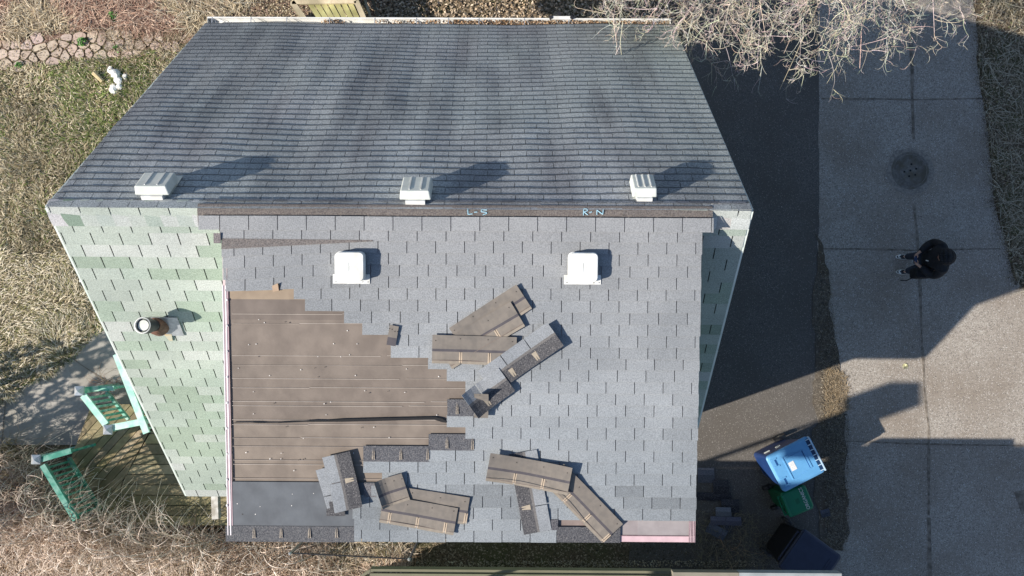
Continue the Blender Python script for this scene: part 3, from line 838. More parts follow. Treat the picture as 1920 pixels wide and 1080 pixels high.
# --- vents on the far slope
def slope_vent(u, v, wid, ribs, skew=0):
    """box vent on the far slope; u,v = photo pixel of the middle of its uphill foot"""
    n = np.array(TN); p = Vector(ray_plane(u, v, np.array(T0 + TN * .012), n))
    fr_ = lambda x, s, h: p + Vector((x, 0, 0)) - TE * s + TN * h        # s runs down the slope
    root = empty('roof_vent', parent=house)
    m = MB()
    base = MB(); base.box(-wid * .34, wid * .34, .0, .34, 0, .055, T=lambda q: fr_(q[0], q[1] - .015, q[2])); base.build('vent_base', M['white'], root)
    L_ = .30; H0, H1 = .05, .158
    # hood: sides flare slightly
    def T(q): 
        f = 1 + .10 * (1 - (q[2] - H0) / (H1 - H0)); return fr_(q[0] * f, .02 + (q[1] - L_ / 2) * (1 + .04 * (H1 - q[2]) / .1) + L_ / 2, q[2])
    m.box(-wid / 2, wid / 2, 0, L_, H0, H1, T=T); m.build('vent_hood', M['ventgrey'], root, bevel=.012)
    for k in range(ribs):
        r = MB(); x = (-.5 + (k + .75) / (ribs + .5)) * wid
        r.box(x - .006, x + .006, .03, L_ - .01, H1 - .002, H1 + .008, T=T); r.build('vent_rib', M['white'], root)
    fl = MB(); fl.box(-wid * .47, wid * .47, .06, .5, .004, .010, T=lambda q: fr_(q[0], q[1], q[2])); fl.build('vent_flange', M['ventgrey'], root)
slope_vent(287, 375, .335, 2); slope_vent(779, 384, .305, 2); slope_vent(1208, 379, .24, 3)

# --- white square vents on the dormer
def dormer_vent(u, v):
    """u,v: pixel of the middle of the lower flange"""
    xs = QS(u, v, .03); root = empty('roof_vent', parent=house)
    fr_ = lambda x, s, h: (lambda p: Vector((xs[0] + x, p.y, p.z)))(D0 + DE * (xs[1] + s) + DN * (h + .026))
    f = MB(); f.box(-.195, .195, -.03, .07, 0, .006, T=lambda q: fr_(*q)); f.build('vent_flange', M['white'], root)
    nk = MB(); nk.box(-.10, .10, .06, .26, .006, .05, T=lambda q: fr_(*q)); nk.build('vent_base', M['steel'], root)
    # rounded square cap: rings
    c = MB(); rings = []
    def ring(half, r, h, s0=.155):
        pts = []
        for (cx, cy, a0) in ((1, 1, 0), (-1, 1, 90), (-1, -1, 180), (1, -1, 270)):
            for k in range(5):
                a = math.radians(a0 + k * 22.5); pts.append(fr_((half - r) * cx + r * math.cos(a), s0 + (half - r) * cy + r * math.sin(a), h))
        return pts
    R = [ring(.158, .05, .035), ring(.158, .05, .048), ring(.152, .048, .050), ring(.151, .046, .112), ring(.146, .04, .119), ring(.08, .03, .121)]
    for i in range(len(R) - 1):
        n = len(R[i])
        for k in range(n): c.face([R[i][k], R[i][(k + 1) % n], R[i + 1][(k + 1) % n], R[i + 1][k]])
    c.face(R[-1]); c.face(R[0][::-1])
    c.build('vent_cap', M['white'], root)
    mk = MB(); mk.bar(fr_(-.005, .10, .1225), fr_(-.005, .20, .1225), .004, .002, up=DN); mk.bar(fr_(-.003, .155, .1225), fr_(.03, .158, .1225), .003, .002, up=DN)
    mk.build('cap_crease', M['ventgrey'], root)
    for x in (-.165, .175, .12):
        sc = MB(); sc.tube([fr_(x, -.012, .006), fr_(x, -.012, .010)], .005, 6); sc.build('flange_screw', M['blackmetal'], root)
dormer_vent(659, 526.5); dormer_vent(1092, 528)

# --- flue pipe on the mint slope
pn = np.array(BN)
pc = Vector(ray_plane(298, 611, np.array(B0 + BN * .012), pn))
flue = empty('flue_pipe', parent=house); 
fl = MB(); fl.box(-.26, .23, -.14, .17, .0, .006, T=lambda q: pc + Vector((.10 + q[0] * .72, 0, 0)) + BE * (q[1] - .02) + BN * (q[2] + .004)); fl.build('flashing', M['steel'], flue)
co = MB(); z = pc
co.tube([z + Vector((0, 0, -.02)), z + Vector((0, 0, .10)), z + Vector((0, 0, .14))], [.125, .105, .08], 20); co.build('storm_collar', M['rust'], flue, smooth=False)
pi = MB(); pi.tube([z, z + Vector((0, 0, .40))], .072, 20); pi.build('pipe', M['blackmetal'], flue)
cp = MB()
for k in range(24):
    a0 = 2 * math.pi * k / 24; a1 = 2 * math.pi * (k + 1) / 24
    for (r0, z0_, r1, z1_) in ((.096, .30, .096, .43), (.096, .43, .084, .435), (.084, .435, .080, .385)):
        cp.face([z + Vector((r0 * math.cos(a0), r0 * math.sin(a0), z0_)), z + Vector((r0 * math.cos(a1), r0 * math.sin(a1), z0_)), z + Vector((r1 * math.cos(a1), r1 * math.sin(a1), z1_)), z + Vector((r1 * math.cos(a0), r1 * math.sin(a0), z1_))], m=0 if z1_ > .432 or r1 < .09 else 1)
cp.build('pipe_cap', [M['white'], M['blackmetal']], flue)
ip = MB(); ip.tube([z + Vector((.0, 0, .33)), z + Vector((.0, 0, .408))], .062, 20); ip.build('cap_disc', M['ventgrey'], flue)
st = MB(); x, y = 0, 0
st.build  # (rust run below the flashing is part of its own sheet)
ru = MB(); 
pr = lambda x, s, h: pc + Vector((x, 0, 0)) + BE * s + BN * h
ru.face([pr(.02, -.13, .0135), pr(.12, -.13, .0135), pr(.10, -.25, .0125), pr(.06, -.25, .0125)]); ru.build('rust_stain', mat('rust run', (.50, .38, .22), (.42, .42, .34), 14, rough=.9), flue)
# ------------------------------------------------------------------ loose shingle strips lying on the dormer
UND = (.185, .165, .147); UND2 = (.212, .187, .163); SEAL = (.085, .078, .088); TABC = (.275, .288, .305); HEAD = (.085, .085, .09)
LW = .305
def strip(A, B, up, label, layer=1, curl0=0.0, curl1=0.0, twist=0.0, L=None, width=LW, flip=1, cut=None, ph=0.0, group='loose shingle strips on the dormer'):
    """A,B: photo pixels of the ends of the headlap edge; tabs lie to the right of A->B as seen from above (flip=-1: left).
    up: granule side up.  curl0/curl1 lift the ends."""
    h = .034 + .009 * layer
    a = Q(A[0], A[1], h); b = Q(B[0], B[1], h)
    ex = (b - a); Lm = ex.length if L is None else L; ex.normalize()
    ey = ex.cross(DN).normalized() * flip                        # right of A->B seen from above
    o = bpy.data.objects.new('loose_shingle', None)
    nl = max(8, int(Lm / .05)); cuts = set(Lm * k / nl for k in range(nl + 1))
    slots = []
    x = ph if ph > 0 else .305
    while x < Lm - .01: slots.append(x); cuts |= {x - .005, x + .005}; x += .305
    ls = sorted(c for c in cuts if 0 <= c <= Lm + 1e-6)
    wsb = [0, .075, .148, .176, .278, width] if width > .28 else [0, width * .5, width * .6, width]
    def pos(l, w):
        t = l / Lm
        z = curl0 * max(0, 1 - t * 2.2) ** 2 + curl1 * max(0, (t - .45) / .55) ** 2 + .004 * math.sin(l * 9 + w * 7) + twist * (w / LW) * t
        if cut: l = l + cut(t, w)
        return a + ex * l + ey * w + DN * (z + .002)
    m = MB()
    for i in range(len(ls) - 1):
        l0, l1 = ls[i], ls[i + 1]; lm_ = (l0 + l1) / 2
        slot = any(abs(lm_ - s) < .004 for s in slots)
        for j in range(len(wsb) - 1):
            w0, w1 = wsb[j], wsb[j + 1]; wm_ = (w0 + w1) / 2
            if slot and wm_ > .176: continue
            g = random.uniform(.96, 1.04)
            if up: c = HEAD if wm_ < .148 else ((.17, .16, .155) if wm_ < .176 else TABC); mi = 1 if wm_ < .148 else 0
            else:
                c = SEAL if .148 < wm_ < .176 else (UND if wm_ < .148 else UND2); mi = 2
                if wm_ > .278: c = (.27, .235, .195)
            c = tuple(v * g for v in c)
            m.face([pos(l0, w0), pos(l1, w0), pos(l1, w1), pos(l0, w1)], c, mi)
    # marks: bleached smears beside the slots (up) or nail holes and pale slot edges (down)
    for s in slots + ([] if not up else []):
        if up:
            for dx in (-.012, .012):
                m.face([pos(s + dx - .006, .03) + DN * .003, pos(s + dx + .006, .03) + DN * .003, pos(s + dx + .016, .125) + DN * .003, pos(s + dx - .016, .125) + DN * .003], (.36, .31, .245), 2)
        else:
            for dx in (-.010, .010):
                m.face([pos(s + dx - .006, .18) + DN * .002, pos(s + dx + .006, .18) + DN * .002, pos(s + dx + .008, .29) + DN * .002, pos(s + dx - .008, .29) + DN * .002], (.47, .38, .29), 2)
    if not up:
        for fx in (.04, .33, .66, .95):
            q = pos(fx * Lm, .035 + random.uniform(0, .03)) + DN * .003
            m.face([q + ex * .006, q + ey * .006, q - ex * .006, q - ey * .006], (.03, .025, .025), 2)
        if width > .28: m.face([pos(.0, .268) + DN * .002, pos(Lm, .268) + DN * .002, pos(Lm, .273) + DN * .002, pos(0, .273) + DN * .002], (.19, .15, .13), 2)
    o2 = m.build('loose_shingle', [M['shingle'], M['shingle_dark'], M['backing']], solid=.0035)
    bpy.data.objects.remove(o)
    tag(o2, label, 'shingle', group)
    return o2
strip((842, 615), (968, 533), False, 'face down shingle strip at the back of the slanting pair near the right hand vent', 0, curl1=.02)
strip((820, 646), (957, 565), False, 'face down shingle strip in front of the slanting pair, overlapping the one behind', 1, curl1=.02)
strip((811, 627.5), (969, 632), False, 'level face down shingle strip below the slanting pair, left end square on the roof', 2.5)
strip((1057, 647.5), (927, 739), True, 'long slanting face up shingle strip, dark along its lower right side', 3.2, curl0=.03)
strip((966, 733), (898, 781), True, 'short curled face up shingle piece over the lower end of the long slanting strip', 4.2, curl0=.0, curl1=.10, twist=.0)
strip((890, 735), (889, 783), False, 'narrow rolled shingle scrap showing its brown back, at the foot of the slanting strip', 5, curl0=.10, width=.15, flip=-1)
strip((731, 609), (748, 612), False, 'tiny brown shingle scrap alone beside the bare felt edge', .5, width=.215)
strip((1057, 868), (1168, 982), False, 'face down shingle strip running diagonally to the lower right corner strip', 1.0, curl0=.03)
strip((954, 852), (983, 1006), True, 'face up shingle strip, half dark half pale, under the large brown one', .4, flip=-1, L=.9)
strip((920, 848), (1073, 875.5), False, 'large face down shingle strip lying on top of the crossed pair', 3.6, curl0=.03, curl1=.03)
strip((722, 908), (881, 932.5), False, 'face down shingle strip half hidden behind the front one of the lower left stack', .6)
strip((720, 928), (859, 952.5), False, 'front face down shingle strip of the lower left stack, two slots showing', 2.2, ph=.10)
strip((703, 902), (753, 887), False, 'short face down shingle piece at the upper left of the lower left stack', 3.2, curl0=.06, L=.30)
strip((643, 868), (664, 940), True, 'faded face up shingle piece tucked under the dark upright one', .8, L=.44)
strip((656, 846), (681, 947), True, 'face up shingle strip with dark right half beside the grey felt, corner lifted', 2.0, curl1=.05, L=.61)
strip((612, 940), (640, 940), True, 'ragged shingle scrap below the faded piece, on the edge of the grey felt', .3, L=.20, width=.16)

# ------------------------------------------------------------------ fallen shingles on the asphalt by the house
def ground_strip(u, v, ang, L, w, c, z, label):
    p = P(u, v, z); m = MB(); ca, sa = math.cos(ang), math.sin(ang)
    T = lambda q: Vector((p.x + q[0] * ca - q[1] * sa, p.y + q[0] * sa + q[1] * ca, z + q[2] + .012 * math.sin(q[0] * 5)))
    n = int(L / .1)
    for i in range(n):
        x0, x1 = L * i / n, L * (i + 1) / n
        for (w0, w1, f) in ((0, w * .52, 1.0), (w * .52, w, 1.5)):
            if w0 > 0 and i % 3 == 2: x1 -= .01
            m.box(x0, x1, w0, w1, 0, .005, tuple(v_ * f for v_ in c), T=T)
    o = m.build('fallen_shingle', M['shingle_dark']); tag(o, label, 'shingle', 'fallen shingles on the asphalt'); return o
fg = [(1308, 905, 0, .34, .30, (.10, .105, .12), .03, 'fallen shingle against the house, highest of the dark pile in the picture'),
      (1337, 926, .02, .32, .28, (.035, .035, .04), .05, 'black square shingle piece in the upper right of the fallen pile'),
      (1306, 938, 0, .70, .16, (.03, .03, .036), .04, 'long narrow black fallen shingle under the square ones'),
      (1352, 960, -.02, .36, .26, (.035, .036, .042), .07, 'black fallen shingle with a pale scratch at the right of the pile'),
      (1342, 968, .0, .31, .18, (.14, .15, .17), .10, 'pale grey tab lying across the middle of the fallen pile'),
      (1332, 984, -.02, .62, .17, (.10, .10, .13), .085, 'purple grey pair of tabs in front of the fallen pile'),
      (1322, 996, -.5, .40, .22, (.085, .095, .12), .05, 'tilted bluish fallen shingle at the lower left of the pile'),
      (1368, 1000, .9, .26, .20, (.07, .075, .09), .03, 'small bluish fallen shingle at the lower edge of the pile')]
for t in fg: ground_strip(*t)
o = ground_strip(1541, 971, .25, .18, .15, (.06, .065, .08), .03, 'small dark shingle chip on the asphalt right of the green bin')

# ------------------------------------------------------------------ deck, railings
ZDK = .40
deck = empty('porch_deck', tuple(P(260, 880, 0))); tag(deck, 'weathered wooden porch deck with diagonal and straight boards beside the house', 'deck')
def in_deck_frame(o): o.parent = deck; o.location = (-deck.location.x, -deck.location.y, 0)
dm = MB()
# diagonal boards
d0 = [P(u, v, ZDK) for u, v in ((176, 762), (285, 760), (300, 830), (232, 890), (190, 960), (150, 960), (118, 905), (138, 850))]
bounds = [(q.x, q.y) for q in d0]
ang = math.radians(50); ca, sa = math.cos(ang), math.sin(ang)
def clip_poly(c, nx, ny, d):
    out = []
    for k in range(len(c)):
        a_, b_ = c[k], c[(k + 1) % len(c)]; da = a_[0] * nx + a_[1] * ny - d; db = b_[0] * nx + b_[1] * ny - d
        if da <= 0: out.append(a_)
        if da * db < 0: t = da / (da - db); out.append((a_[0] + (b_[0] - a_[0]) * t, a_[1] + (b_[1] - a_[1]) * t))
    return out
def boards(poly, ang, w, gap, z, seed):
    rr = random.Random(seed)
    nx, ny = -math.sin(ang), math.cos(ang)
    ds = [p[0] * nx + p[1] * ny for p in poly]; d = min(ds)
    while d < max(ds):
        c = clip_poly(poly, nx, ny, d + w); c = clip_poly(c, -nx, -ny, -d) if len(c) > 2 else c
        if len(c) > 2:
            g = rr.uniform(.72, 1.2); cc = (g, g * rr.uniform(.95, 1.05), g * rr.uniform(.85, 1.05)); zz = z + rr.uniform(-.002, .002)
            dm.face([(p[0], p[1], zz) for p in c], cc)
            for k in range(len(c)):
                a_, b_ = c[k], c[(k + 1) % len(c)]; dm.face([(a_[0], a_[1], zz - .035), (b_[0], b_[1], zz - .035), (b_[0], b_[1], zz), (a_[0], a_[1], zz)], cc)
        d += w + gap
pl = [P(u, v, ZDK) for u, v in ((172, 758), (300, 758), (310, 800), (283, 802), (262, 842), (228, 905), (205, 990), (150, 990), (118, 905), (136, 850))]
boards([(q.x, q.y) for q in pl], math.radians(49), .135, .012, ZDK, 5)
pl = [P(u, v, ZDK) for u, v in ((285, 806), (470, 806), (470, 985), (207, 985), (230, 905), (264, 842))]
boards([(q.x, q.y) for q in pl], math.radians(0), .185, .014, ZDK, 6)
in_deck_frame(dm.build('deck_boards', M['deck']))
um = MB(); q = [P(u, v, ZDK - .06) for u, v in ((172, 762), (300, 762), (470, 800), (470, 985), (150, 985), (122, 905), (138, 850))]
um.face([(p.x, p.y, ZDK - .06) for p in q], (.05, .045, .03))
for k in range(len(q)):
    a_, b_ = q[k], q[(k + 1) % len(q)]; um.face([(a_.x, a_.y, 0), (b_.x, b_.y, 0), (b_.x, b_.y, ZDK - .06), (a_.x, a_.y, ZDK - .06)], (.3, .25, .18))
in_deck_frame(um.build('deck_frame', M['plain']))

def post(par, u, v, zt, s=.10, cap=True, z0=0.0):
    p = P(u, v, zt); m = MB(); m.box(p.x - s / 2, p.x + s / 2, p.y - s / 2, p.y + s / 2, z0, zt - .03); m.build('post', M['teal'], par)
    if cap:
        c = MB(); r = .085; z1 = zt - .02
        rot = lambda x, y: (p.x + x, p.y + y)
        b4 = [(*rot(-r, -r), z1), (*rot(r, -r), z1), (*rot(r, r), z1), (*rot(-r, r), z1)]
        c.face(b4[::-1]); l4 = [(x_, y_, z1 - .035) for x_, y_, _ in b4]
        for k in range(4):
            c.face([b4[k], b4[(k + 1) % 4], (p.x, p.y, zt + .045)]); c.face([l4[k], l4[(k + 1) % 4], b4[(k + 1) % 4], b4[k]])
        c.build('post_cap', M['steel'], par)
def rail(par, a, b, zt, zb, nb, wtop=.12, mt='teal', mu='teal'):
    A = P(*a, zt); B = P(*b, zt)
    m = MB(); m.bar(A, B, wtop, .035); m.build('top_rail', M[mt], par)
    d = Vector((0, 0, zb - zt)); m = MB(); m.bar(A + d, B + d, .05, .085); m.build('bottom_rail', M[mu], par)
    m = MB()
    for k in range(nb):
        t = (k + .7) / (nb + .4); q = A.lerp(B, t); m.bar(q + Vector((0, 0, -.02)), q + d, .035, .035, up=(B - A))
    m.build('balusters', M[mu], par)
    m = MB(); m.bar(A + Vector((0, 0, -.07)), B + Vector((0, 0, -.07)), .04, .09); m.build('sub_rail', M[mu], par)
r1 = empty('porch_railing'); tag(r1, 'teal porch railing with two metal capped posts at the foot of the walk', 'railing')
ZP = 1.42
post(r1, 147, 733, ZP + .06); post(r1, 201, 806, ZP + .06)
rail(r1, (156, 741), (199, 796), ZP, .55, 6, .12, 'litrail'); rail(r1, (208, 802), (270, 790), ZP, .55, 5, .12, 'litrail')
rail(r1, (152, 730), (214, 728), ZP - .25, .55, 6, .09)
r3 = empty('porch_railing'); tag(r3, 'long pale teal railing running along under the edge of the mint roof', 'railing')
rail(r3, (218, 664), (275, 812), ZP + .12, .5, 14, .12, 'litrail')
r2 = empty('porch_railing'); tag(r2, 'teal porch railing half buried in the brambles at the lower left', 'railing')
post(r2, 66, 862, ZP + .06); rail(r2, (76, 862), (134, 845), ZP, .6, 5, .10, 'darkteal', 'darkteal'); rail(r2, (80, 872), (142, 975), ZP, .55, 11, .10, 'darkteal', 'darkteal')

# ------------------------------------------------------------------ wheeled bins
def plastic(name, c, c2, rough=.42): return mat(name, c, c2, 6, rough=rough, spec=.45, bump=.06, bscale=90)
def rrect(hx, hy, r, n=4, cx=0, cy=0):
    pts = []
    for (sx, sy, a0) in ((1, 1, 0), (-1, 1, 90), (-1, -1, 180), (1, -1, 270)):
        for k in range(n + 1):
            a_ = math.radians(a0 + 90 * k / n); pts.append((cx + (hx - r) * sx + r * math.cos(a_), cy + (hy - r) * sy + r * math.sin(a_)))
    return pts
def loft(m, rings, cap0=True, cap1=True, c=W1, mi=0):
    for i in range(len(rings) - 1):
        n = len(rings[i])
        for k in range(n): m.face([rings[i][k], rings[i][(k + 1) % n], rings[i + 1][(k + 1) % n], rings[i + 1][k]], c, mi)
    if cap0: m.face(rings[0][::-1], c, mi)
    if cap1: m.face(rings[-1], c, mi)
def bin_(u, v, zl, angdeg, D, W, H, mb_, ml, wr, label, kind):
    """front of the bin along local +x, wheels at the back; u,v = lid centre in the photograph"""
    p = P(u, v, zl); root = empty('wheeled_bin', (p.x, p.y, 0), math.radians(angdeg)); tag(root, label, 'bin', 'wheeled bins on the asphalt')
    m = MB(); r = .07
    R = []
    lean = -1 if kind != 'blue' else 1
    for (z, fx, fy, cx) in ((.04, .72, .74, .24), (.10, .75, .76, .22), (H * .55, .86, .88, .11), (H - .10, .94, .95, .03), (H - .09, .98, .99, 0), (H - .03, .98, .99, 0)):
        R.append([(x_, y_, z) for x_, y_ in rrect(D / 2 * fx, W / 2 * fy, r, cx=cx * D / 2 * lean)])
    loft(m, R); m.build('body', mb_, root)
    # handle at the back
    h = MB(); h.tube([(-D / 2 - .045, -W * .40, H - .06), (-D / 2 - .045, W * .40, H - .06)], .018, 8)
    for s in (-1, 0, 1): h.bar((-D / 2 + .02, s * W * .38, H - .06), (-D / 2 - .05, s * W * .38, H - .06), .03, .04)
    h.build('handle', ml, root)
    # axle housing bulge
    b = MB(); b.box(-D / 2 * (.86 if kind != 'blue' else .5), -D / 2 * (.40 if kind != 'blue' else .2), -W * .30, W * .30, .05, .30); b.build('axle_housing', mb_, root, bevel=.03)
    # lid
    l = MB(); lx = D * .52; ly = W * .53
    R = []
    for (z, fx, fy, rr_) in ((H - .025, 1.0, 1.0, .07), (H + .010, 1.0, 1.0, .07), (H + .022, .97, .96, .065), (H + .035, .90, .88, .06)):
        R.append([(x_, y_, z) for x_, y_ in rrect(lx * fx, ly * fy, rr_)])
    loft(l, R, True, True)
    lid = l.build('lid', ml, root)
    zt = H + .035
    if kind == 'blue':
        d = MB()
        # raised panel outline and recess
        for (x0, x1, y0, y1) in ((lx * .36, lx * .42, -ly * .62, ly * .62), (-lx * .58, -lx * .50, -ly * .50, ly * .50)):
            d.box(x0, x1, y0, y1, zt, zt + .012)
        for y in (-.5, .5): d.bar((lx * .36, y * ly * 1.24, zt + .006), (-lx * .5, y * ly * 1.0, zt + .006), .012, .010)
        for y in (-.52, .52):
            d.box(lx * .62, lx * .86, y * ly - .085, y * ly - .06, zt, zt + .014); d.box(lx * .62, lx * .86, y * ly + .06, y * ly + .085, zt, zt + .014)
        d.build('lid_ridge', ml, lid, bevel=.004)
        for y in (-.52, .52):
            d = MB(); d.box(lx * .66, lx * .74, y * ly - .06, y * ly + .06, zt + .001, zt + .004)
            d.build('grip_recess', plastic('dark blue recess', (.012, .07, .22), (.016, .08, .25)), lid)
        d = MB(); d.box(-lx * .50, -lx * .46, -ly * .48, ly * .48, zt + .001, zt + .003); d.box(-lx * .45, lx * .3, -ly * .50, -ly * .49, zt + .001, zt + .003); d.build('panel_groove', plastic('groove blue', (.02, .09, .27), (.024, .10, .30)), lid)
        d = MB(); d.box(-.01 - .055, -.01 + .055, -.085, .085, zt + .001, zt + .004, T=lambda q: (q[0] + .08, q[1] + .0, q[2])); d.build('sticker', mat('white sticker', (.75, .75, .74), (.60, .62, .63), 30, rough=.5), lid)
        # hinge bar with slots, its sunlit white put into the pale blue
        d = MB(); d.box(-lx - .010, -lx + .015, -ly * .94, ly * .94, H - .03, H + .05)
        for k in range(7):
            y = ly * (-.84 + k * .28); d.box(-lx + .015, -lx + .085, y - .008, y + .008, H + .02, H + .046)
        d.build('lid_lip', plastic('sunlit blue lip', (.42, .58, .72), (.50, .66, .78)), lid, bevel=.003)
        d = MB(); d.box(-lx + .016, -lx + .085, -ly * .88, ly * .88, zt - .012, zt + .0015); d.build('lip_slot', plastic('slot shade', (.012, .04, .10), (.015, .045, .12)), lid)
        # small stamped figures on the side (pale marks)
        for (x, w_) in ((-.10, .018), (-.07, .012), (-.045, .018), (-.018, .012)):
            d = MB()
            for z_ in (.0, .018, .036): d.box(x + .1, x + .1 + w_, -W / 2 * .965, -W / 2 * .90, H * .60 + z_, H * .60 + z_ + .007)
            d.build('side_stamp', M['ventgrey'], root)
        d = MB(); d.box(.22, .34, -W / 2 * .96, -W / 2 * .90, H * .61, H * .618); d.build('side_stamp', M['ventgrey'], root)
    elif kind == 'green':
        d = MB(); d.box(-lx * .98, -lx * .80, -ly * .9, ly * .9, zt - .01, zt + .03); d.build('lid_ridge', ml, lid, bevel=.01)
        d = MB(); d.box(-lx * .15, lx * .15, -ly * .2, ly * .2, zt, zt + .002); d.build('lid_emblem', plastic('dim green emblem', (.004, .10, .045), (.006, .13, .06)), lid)
        cu = bpy.data.curves.new('lettering', 'FONT'); cu.body = 'ORGANICS'; cu.size = .105; cu.extrude = .001; cu.align_x = 'CENTER'; cu.align_y = 'CENTER'
        to = bpy.data.objects.new('tmp', cu); col.objects.link(to); bpy.context.view_layer.update()
        me = bpy.data.meshes.new_from_object(to.evaluated_get(bpy.context.evaluated_depsgraph_get())); bpy.data.objects.remove(to)
        ob = link('lettering', me, M['white'], lid, (lx * .55, 0, zt + .004)); ob.rotation_euler = (0, 0, math.radians(90)); ob.scale = (.82, .9, 1)
    else:
        d = MB(); d.box(-lx * .96, -lx * .86, -ly * .92, ly * .92, zt - .01, zt + .025); d.box(lx * .60, lx * .64, -ly * .6, ly * .6, zt, zt + .008); d.box(lx * .70, lx * .73, -ly * .6, ly * .6, zt, zt + .006)
        d.build('lid_ridge', ml, lid, bevel=.005)
        d = MB(); pts = [(lx * .52, ly * .86), (lx * .86, ly * .86), (lx * .9, ly * .6)] 
        d.box(lx * .55, lx * .88, -ly * .84, -ly * .50, zt + .001, zt + .006); d.build('sticker', mat('scuffed label', (.30, .33, .34), (.14, .2, .2), 22, rough=.6), lid)
    for s in (-1, 1):
        we = empty('wheel', (-D / 2 * (.98 if kind == 'green' else .86 if kind == 'dark' else .45), s * (W * .46), wr), parent=root)
        t = MB(); n = 20
        for k in range(n):
            a0, a1 = 2 * math.pi * k / n, 2 * math.pi * (k + 1) / n
            for (r0, y0, r1, y1) in ((wr * .62, -.028, wr * .95, -.03), (wr * .95, -.03, wr, -.018), (wr, -.018, wr, .018), (wr, .018, wr * .95, .03), (wr * .95, .03, wr * .62, .028), (wr * .62, .028, wr * .62, -.028)):
                t.face([(r0 * math.cos(a0), y0, r0 * math.sin(a0)), (r0 * math.cos(a1), y0, r0 * math.sin(a1)), (r1 * math.cos(a1), y1, r1 * math.sin(a1)), (r1 * math.cos(a0), y1, r1 * math.sin(a0))])
        t.build('tyre', M['blackmetal'], we)
        t = MB(); t.tube([(0, -.02, 0), (0, .02, 0)], wr * .60, 16); t.tube([(0, -.035, 0), (0, .035, 0)], wr * .18, 10)
        t.build('rim', mat('bin wheel rim', (.16, .15, .13), (.22, .20, .17), 20, rough=.7) if kind == 'blue' else M['blackmetal'], we)
    return root
bin_(1491, 870, 1.10, 207, .86, .70, 1.10, plastic('deep blue body', (.010, .035, .13), (.014, .045, .16)), plastic('bright blue lid', (.115, .33, .60), (.13, .36, .64)), .13, 'bright blue wheeled bin with a white sticker on its lid', 'blue')
bin_(1494, 939, .92, 22.5, .50, .46, .92, plastic('dark green body', (.006, .085, .035), (.008, .10, .045)), plastic('green lid', (.008, .16, .075), (.010, .18, .085)), .10, 'small green wheeled bin with white ORGANICS lettering on its lid', 'green')
bin_(1518, 1052, 1.10, -36, .84, .82, 1.10, plastic('black body', (.010, .010, .012), (.014, .014, .017)), plastic('navy lid', (.024, .030, .058), (.030, .037, .07)), .14, 'black wheeled bin with a dull navy lid at the bottom edge', 'dark')

# ------------------------------------------------------------------ manhole cover
mh = P(1706, 320, 0); MR = .335
root = empty('manhole_cover', (mh.x, mh.y, 0)); tag(root, 'round cast iron manhole cover with six small holes in the concrete drive', 'manhole cover')
def disc(m, r0, r1, z0, z1, n=48, c=W1):
    for k in range(n):
        a0, a1 = 2 * math.pi * k / n, 2 * math.pi * (k + 1) / n
        m.face([(r0 * math.cos(a0), r0 * math.sin(a0), z0), (r0 * math.cos(a1), r0 * math.sin(a1), z0), (r1 * math.cos(a1), r1 * math.sin(a1), z1), (r1 * math.cos(a0), r1 * math.sin(a0), z1)], c)
m = MB(); disc(m, MR + .008, MR + .05, .021, .021); disc(m, MR + .05, MR + .055, .021, .012); m.build('frame', M['iron'], root)
m = MB(); disc(m, .0001, MR, .020, .020); disc(m, MR, MR, .020, .010)
for rr_ in (MR - .02, MR - .11):
    disc(m, rr_ - .006, rr_, .0235, .0235); 
for k in range(40):
    a_ = 2 * math.pi * k / 40
    m.box(MR - .10, MR - .03, -.004, .004, .020, .0235, T=lambda q: (q[0] * math.cos(a_) - q[1] * math.sin(a_), q[0] * math.sin(a_) + q[1] * math.cos(a_), q[2]))
m.build('cover', M['iron'], root)
m = MB(); disc(m, MR, MR + .008, .0135, .0135)
for (dx, dy) in ((2.3, 12), (11, 3.3), (0, 0), (-11.4, -2.6), (-2.5, -11), (9, -8.3)):
    X, Y = dx / 92, dy / 92 + .0; m.tube([(X, Y, .020), (X, Y, .0245)], .021, 12)
m.build('hole', M['black'], root)
sheet('manhole_grime', rough_edge([(1706 + 46 * math.cos(t * .5236), 320 + 44 * math.sin(t * .5236)) for t in range(12)], step=.04, amp=.025, seed=17), mat('grimy concrete', (.18, .16, .14), (.30, .27, .235), 26, rough=.9, bump=.4), 0.0162)

# ------------------------------------------------------------------ the operator, standing in the shade looking at the controller
B0p = P(1697, 496, 0)
def W_(f, l, z): return Vector((B0p.x - f, B0p.y - l, z))          # forward = -X, left = -Y
def skin(name, verts, edges, radii, m, parent=None, sub=2, root=0):
    me = bpy.data.meshes.new(name); me.from_pydata([tuple(v) for v in verts], edges, [])
    o = bpy.data.objects.new(name, me); col.objects.link(o)
    sk = o.modifiers.new('skin', 'SKIN'); sk.use_smooth_shade = True
    for i, d in enumerate(me.skin_vertices[0].data):
        r_ = radii[i]; d.radius = (r_, r_) if isinstance(r_, (int, float)) else r_
        d.use_root = (i == root)
    sb = o.modifiers.new('sub', 'SUBSURF'); sb.levels = sub; sb.render_levels = sub
    me.materials.append(m)
    if parent: o.parent = parent
    return o
skinm = mat('skin', (.42, .25, .18), (.48, .29, .21), 14, rough=.55)
jacket = mat('black puffer fabric', (.008, .009, .012), (.014, .015, .020), 14, rough=.75, bump=.5, bscale=14)
jeans = mat('dark denim', (.022, .030, .050), (.034, .044, .068), 40, rough=.9, bump=.3, bscale=30)
hairm = mat('dark hair', (.010, .008, .007), (.02, .015, .012), 50, rough=.7)
person = empty('person', (B0p.x, B0p.y, 0)); tag(person, 'person in black hooded jacket, dark jeans and white toed trainers, looking at a handheld controller', 'person')
def addp(o): o.parent = person; o.location = (-B0p.x, -B0p.y, 0) if o.type == 'MESH' and o.parent == person else o.location; return o
V = []; E = []; R_ = []
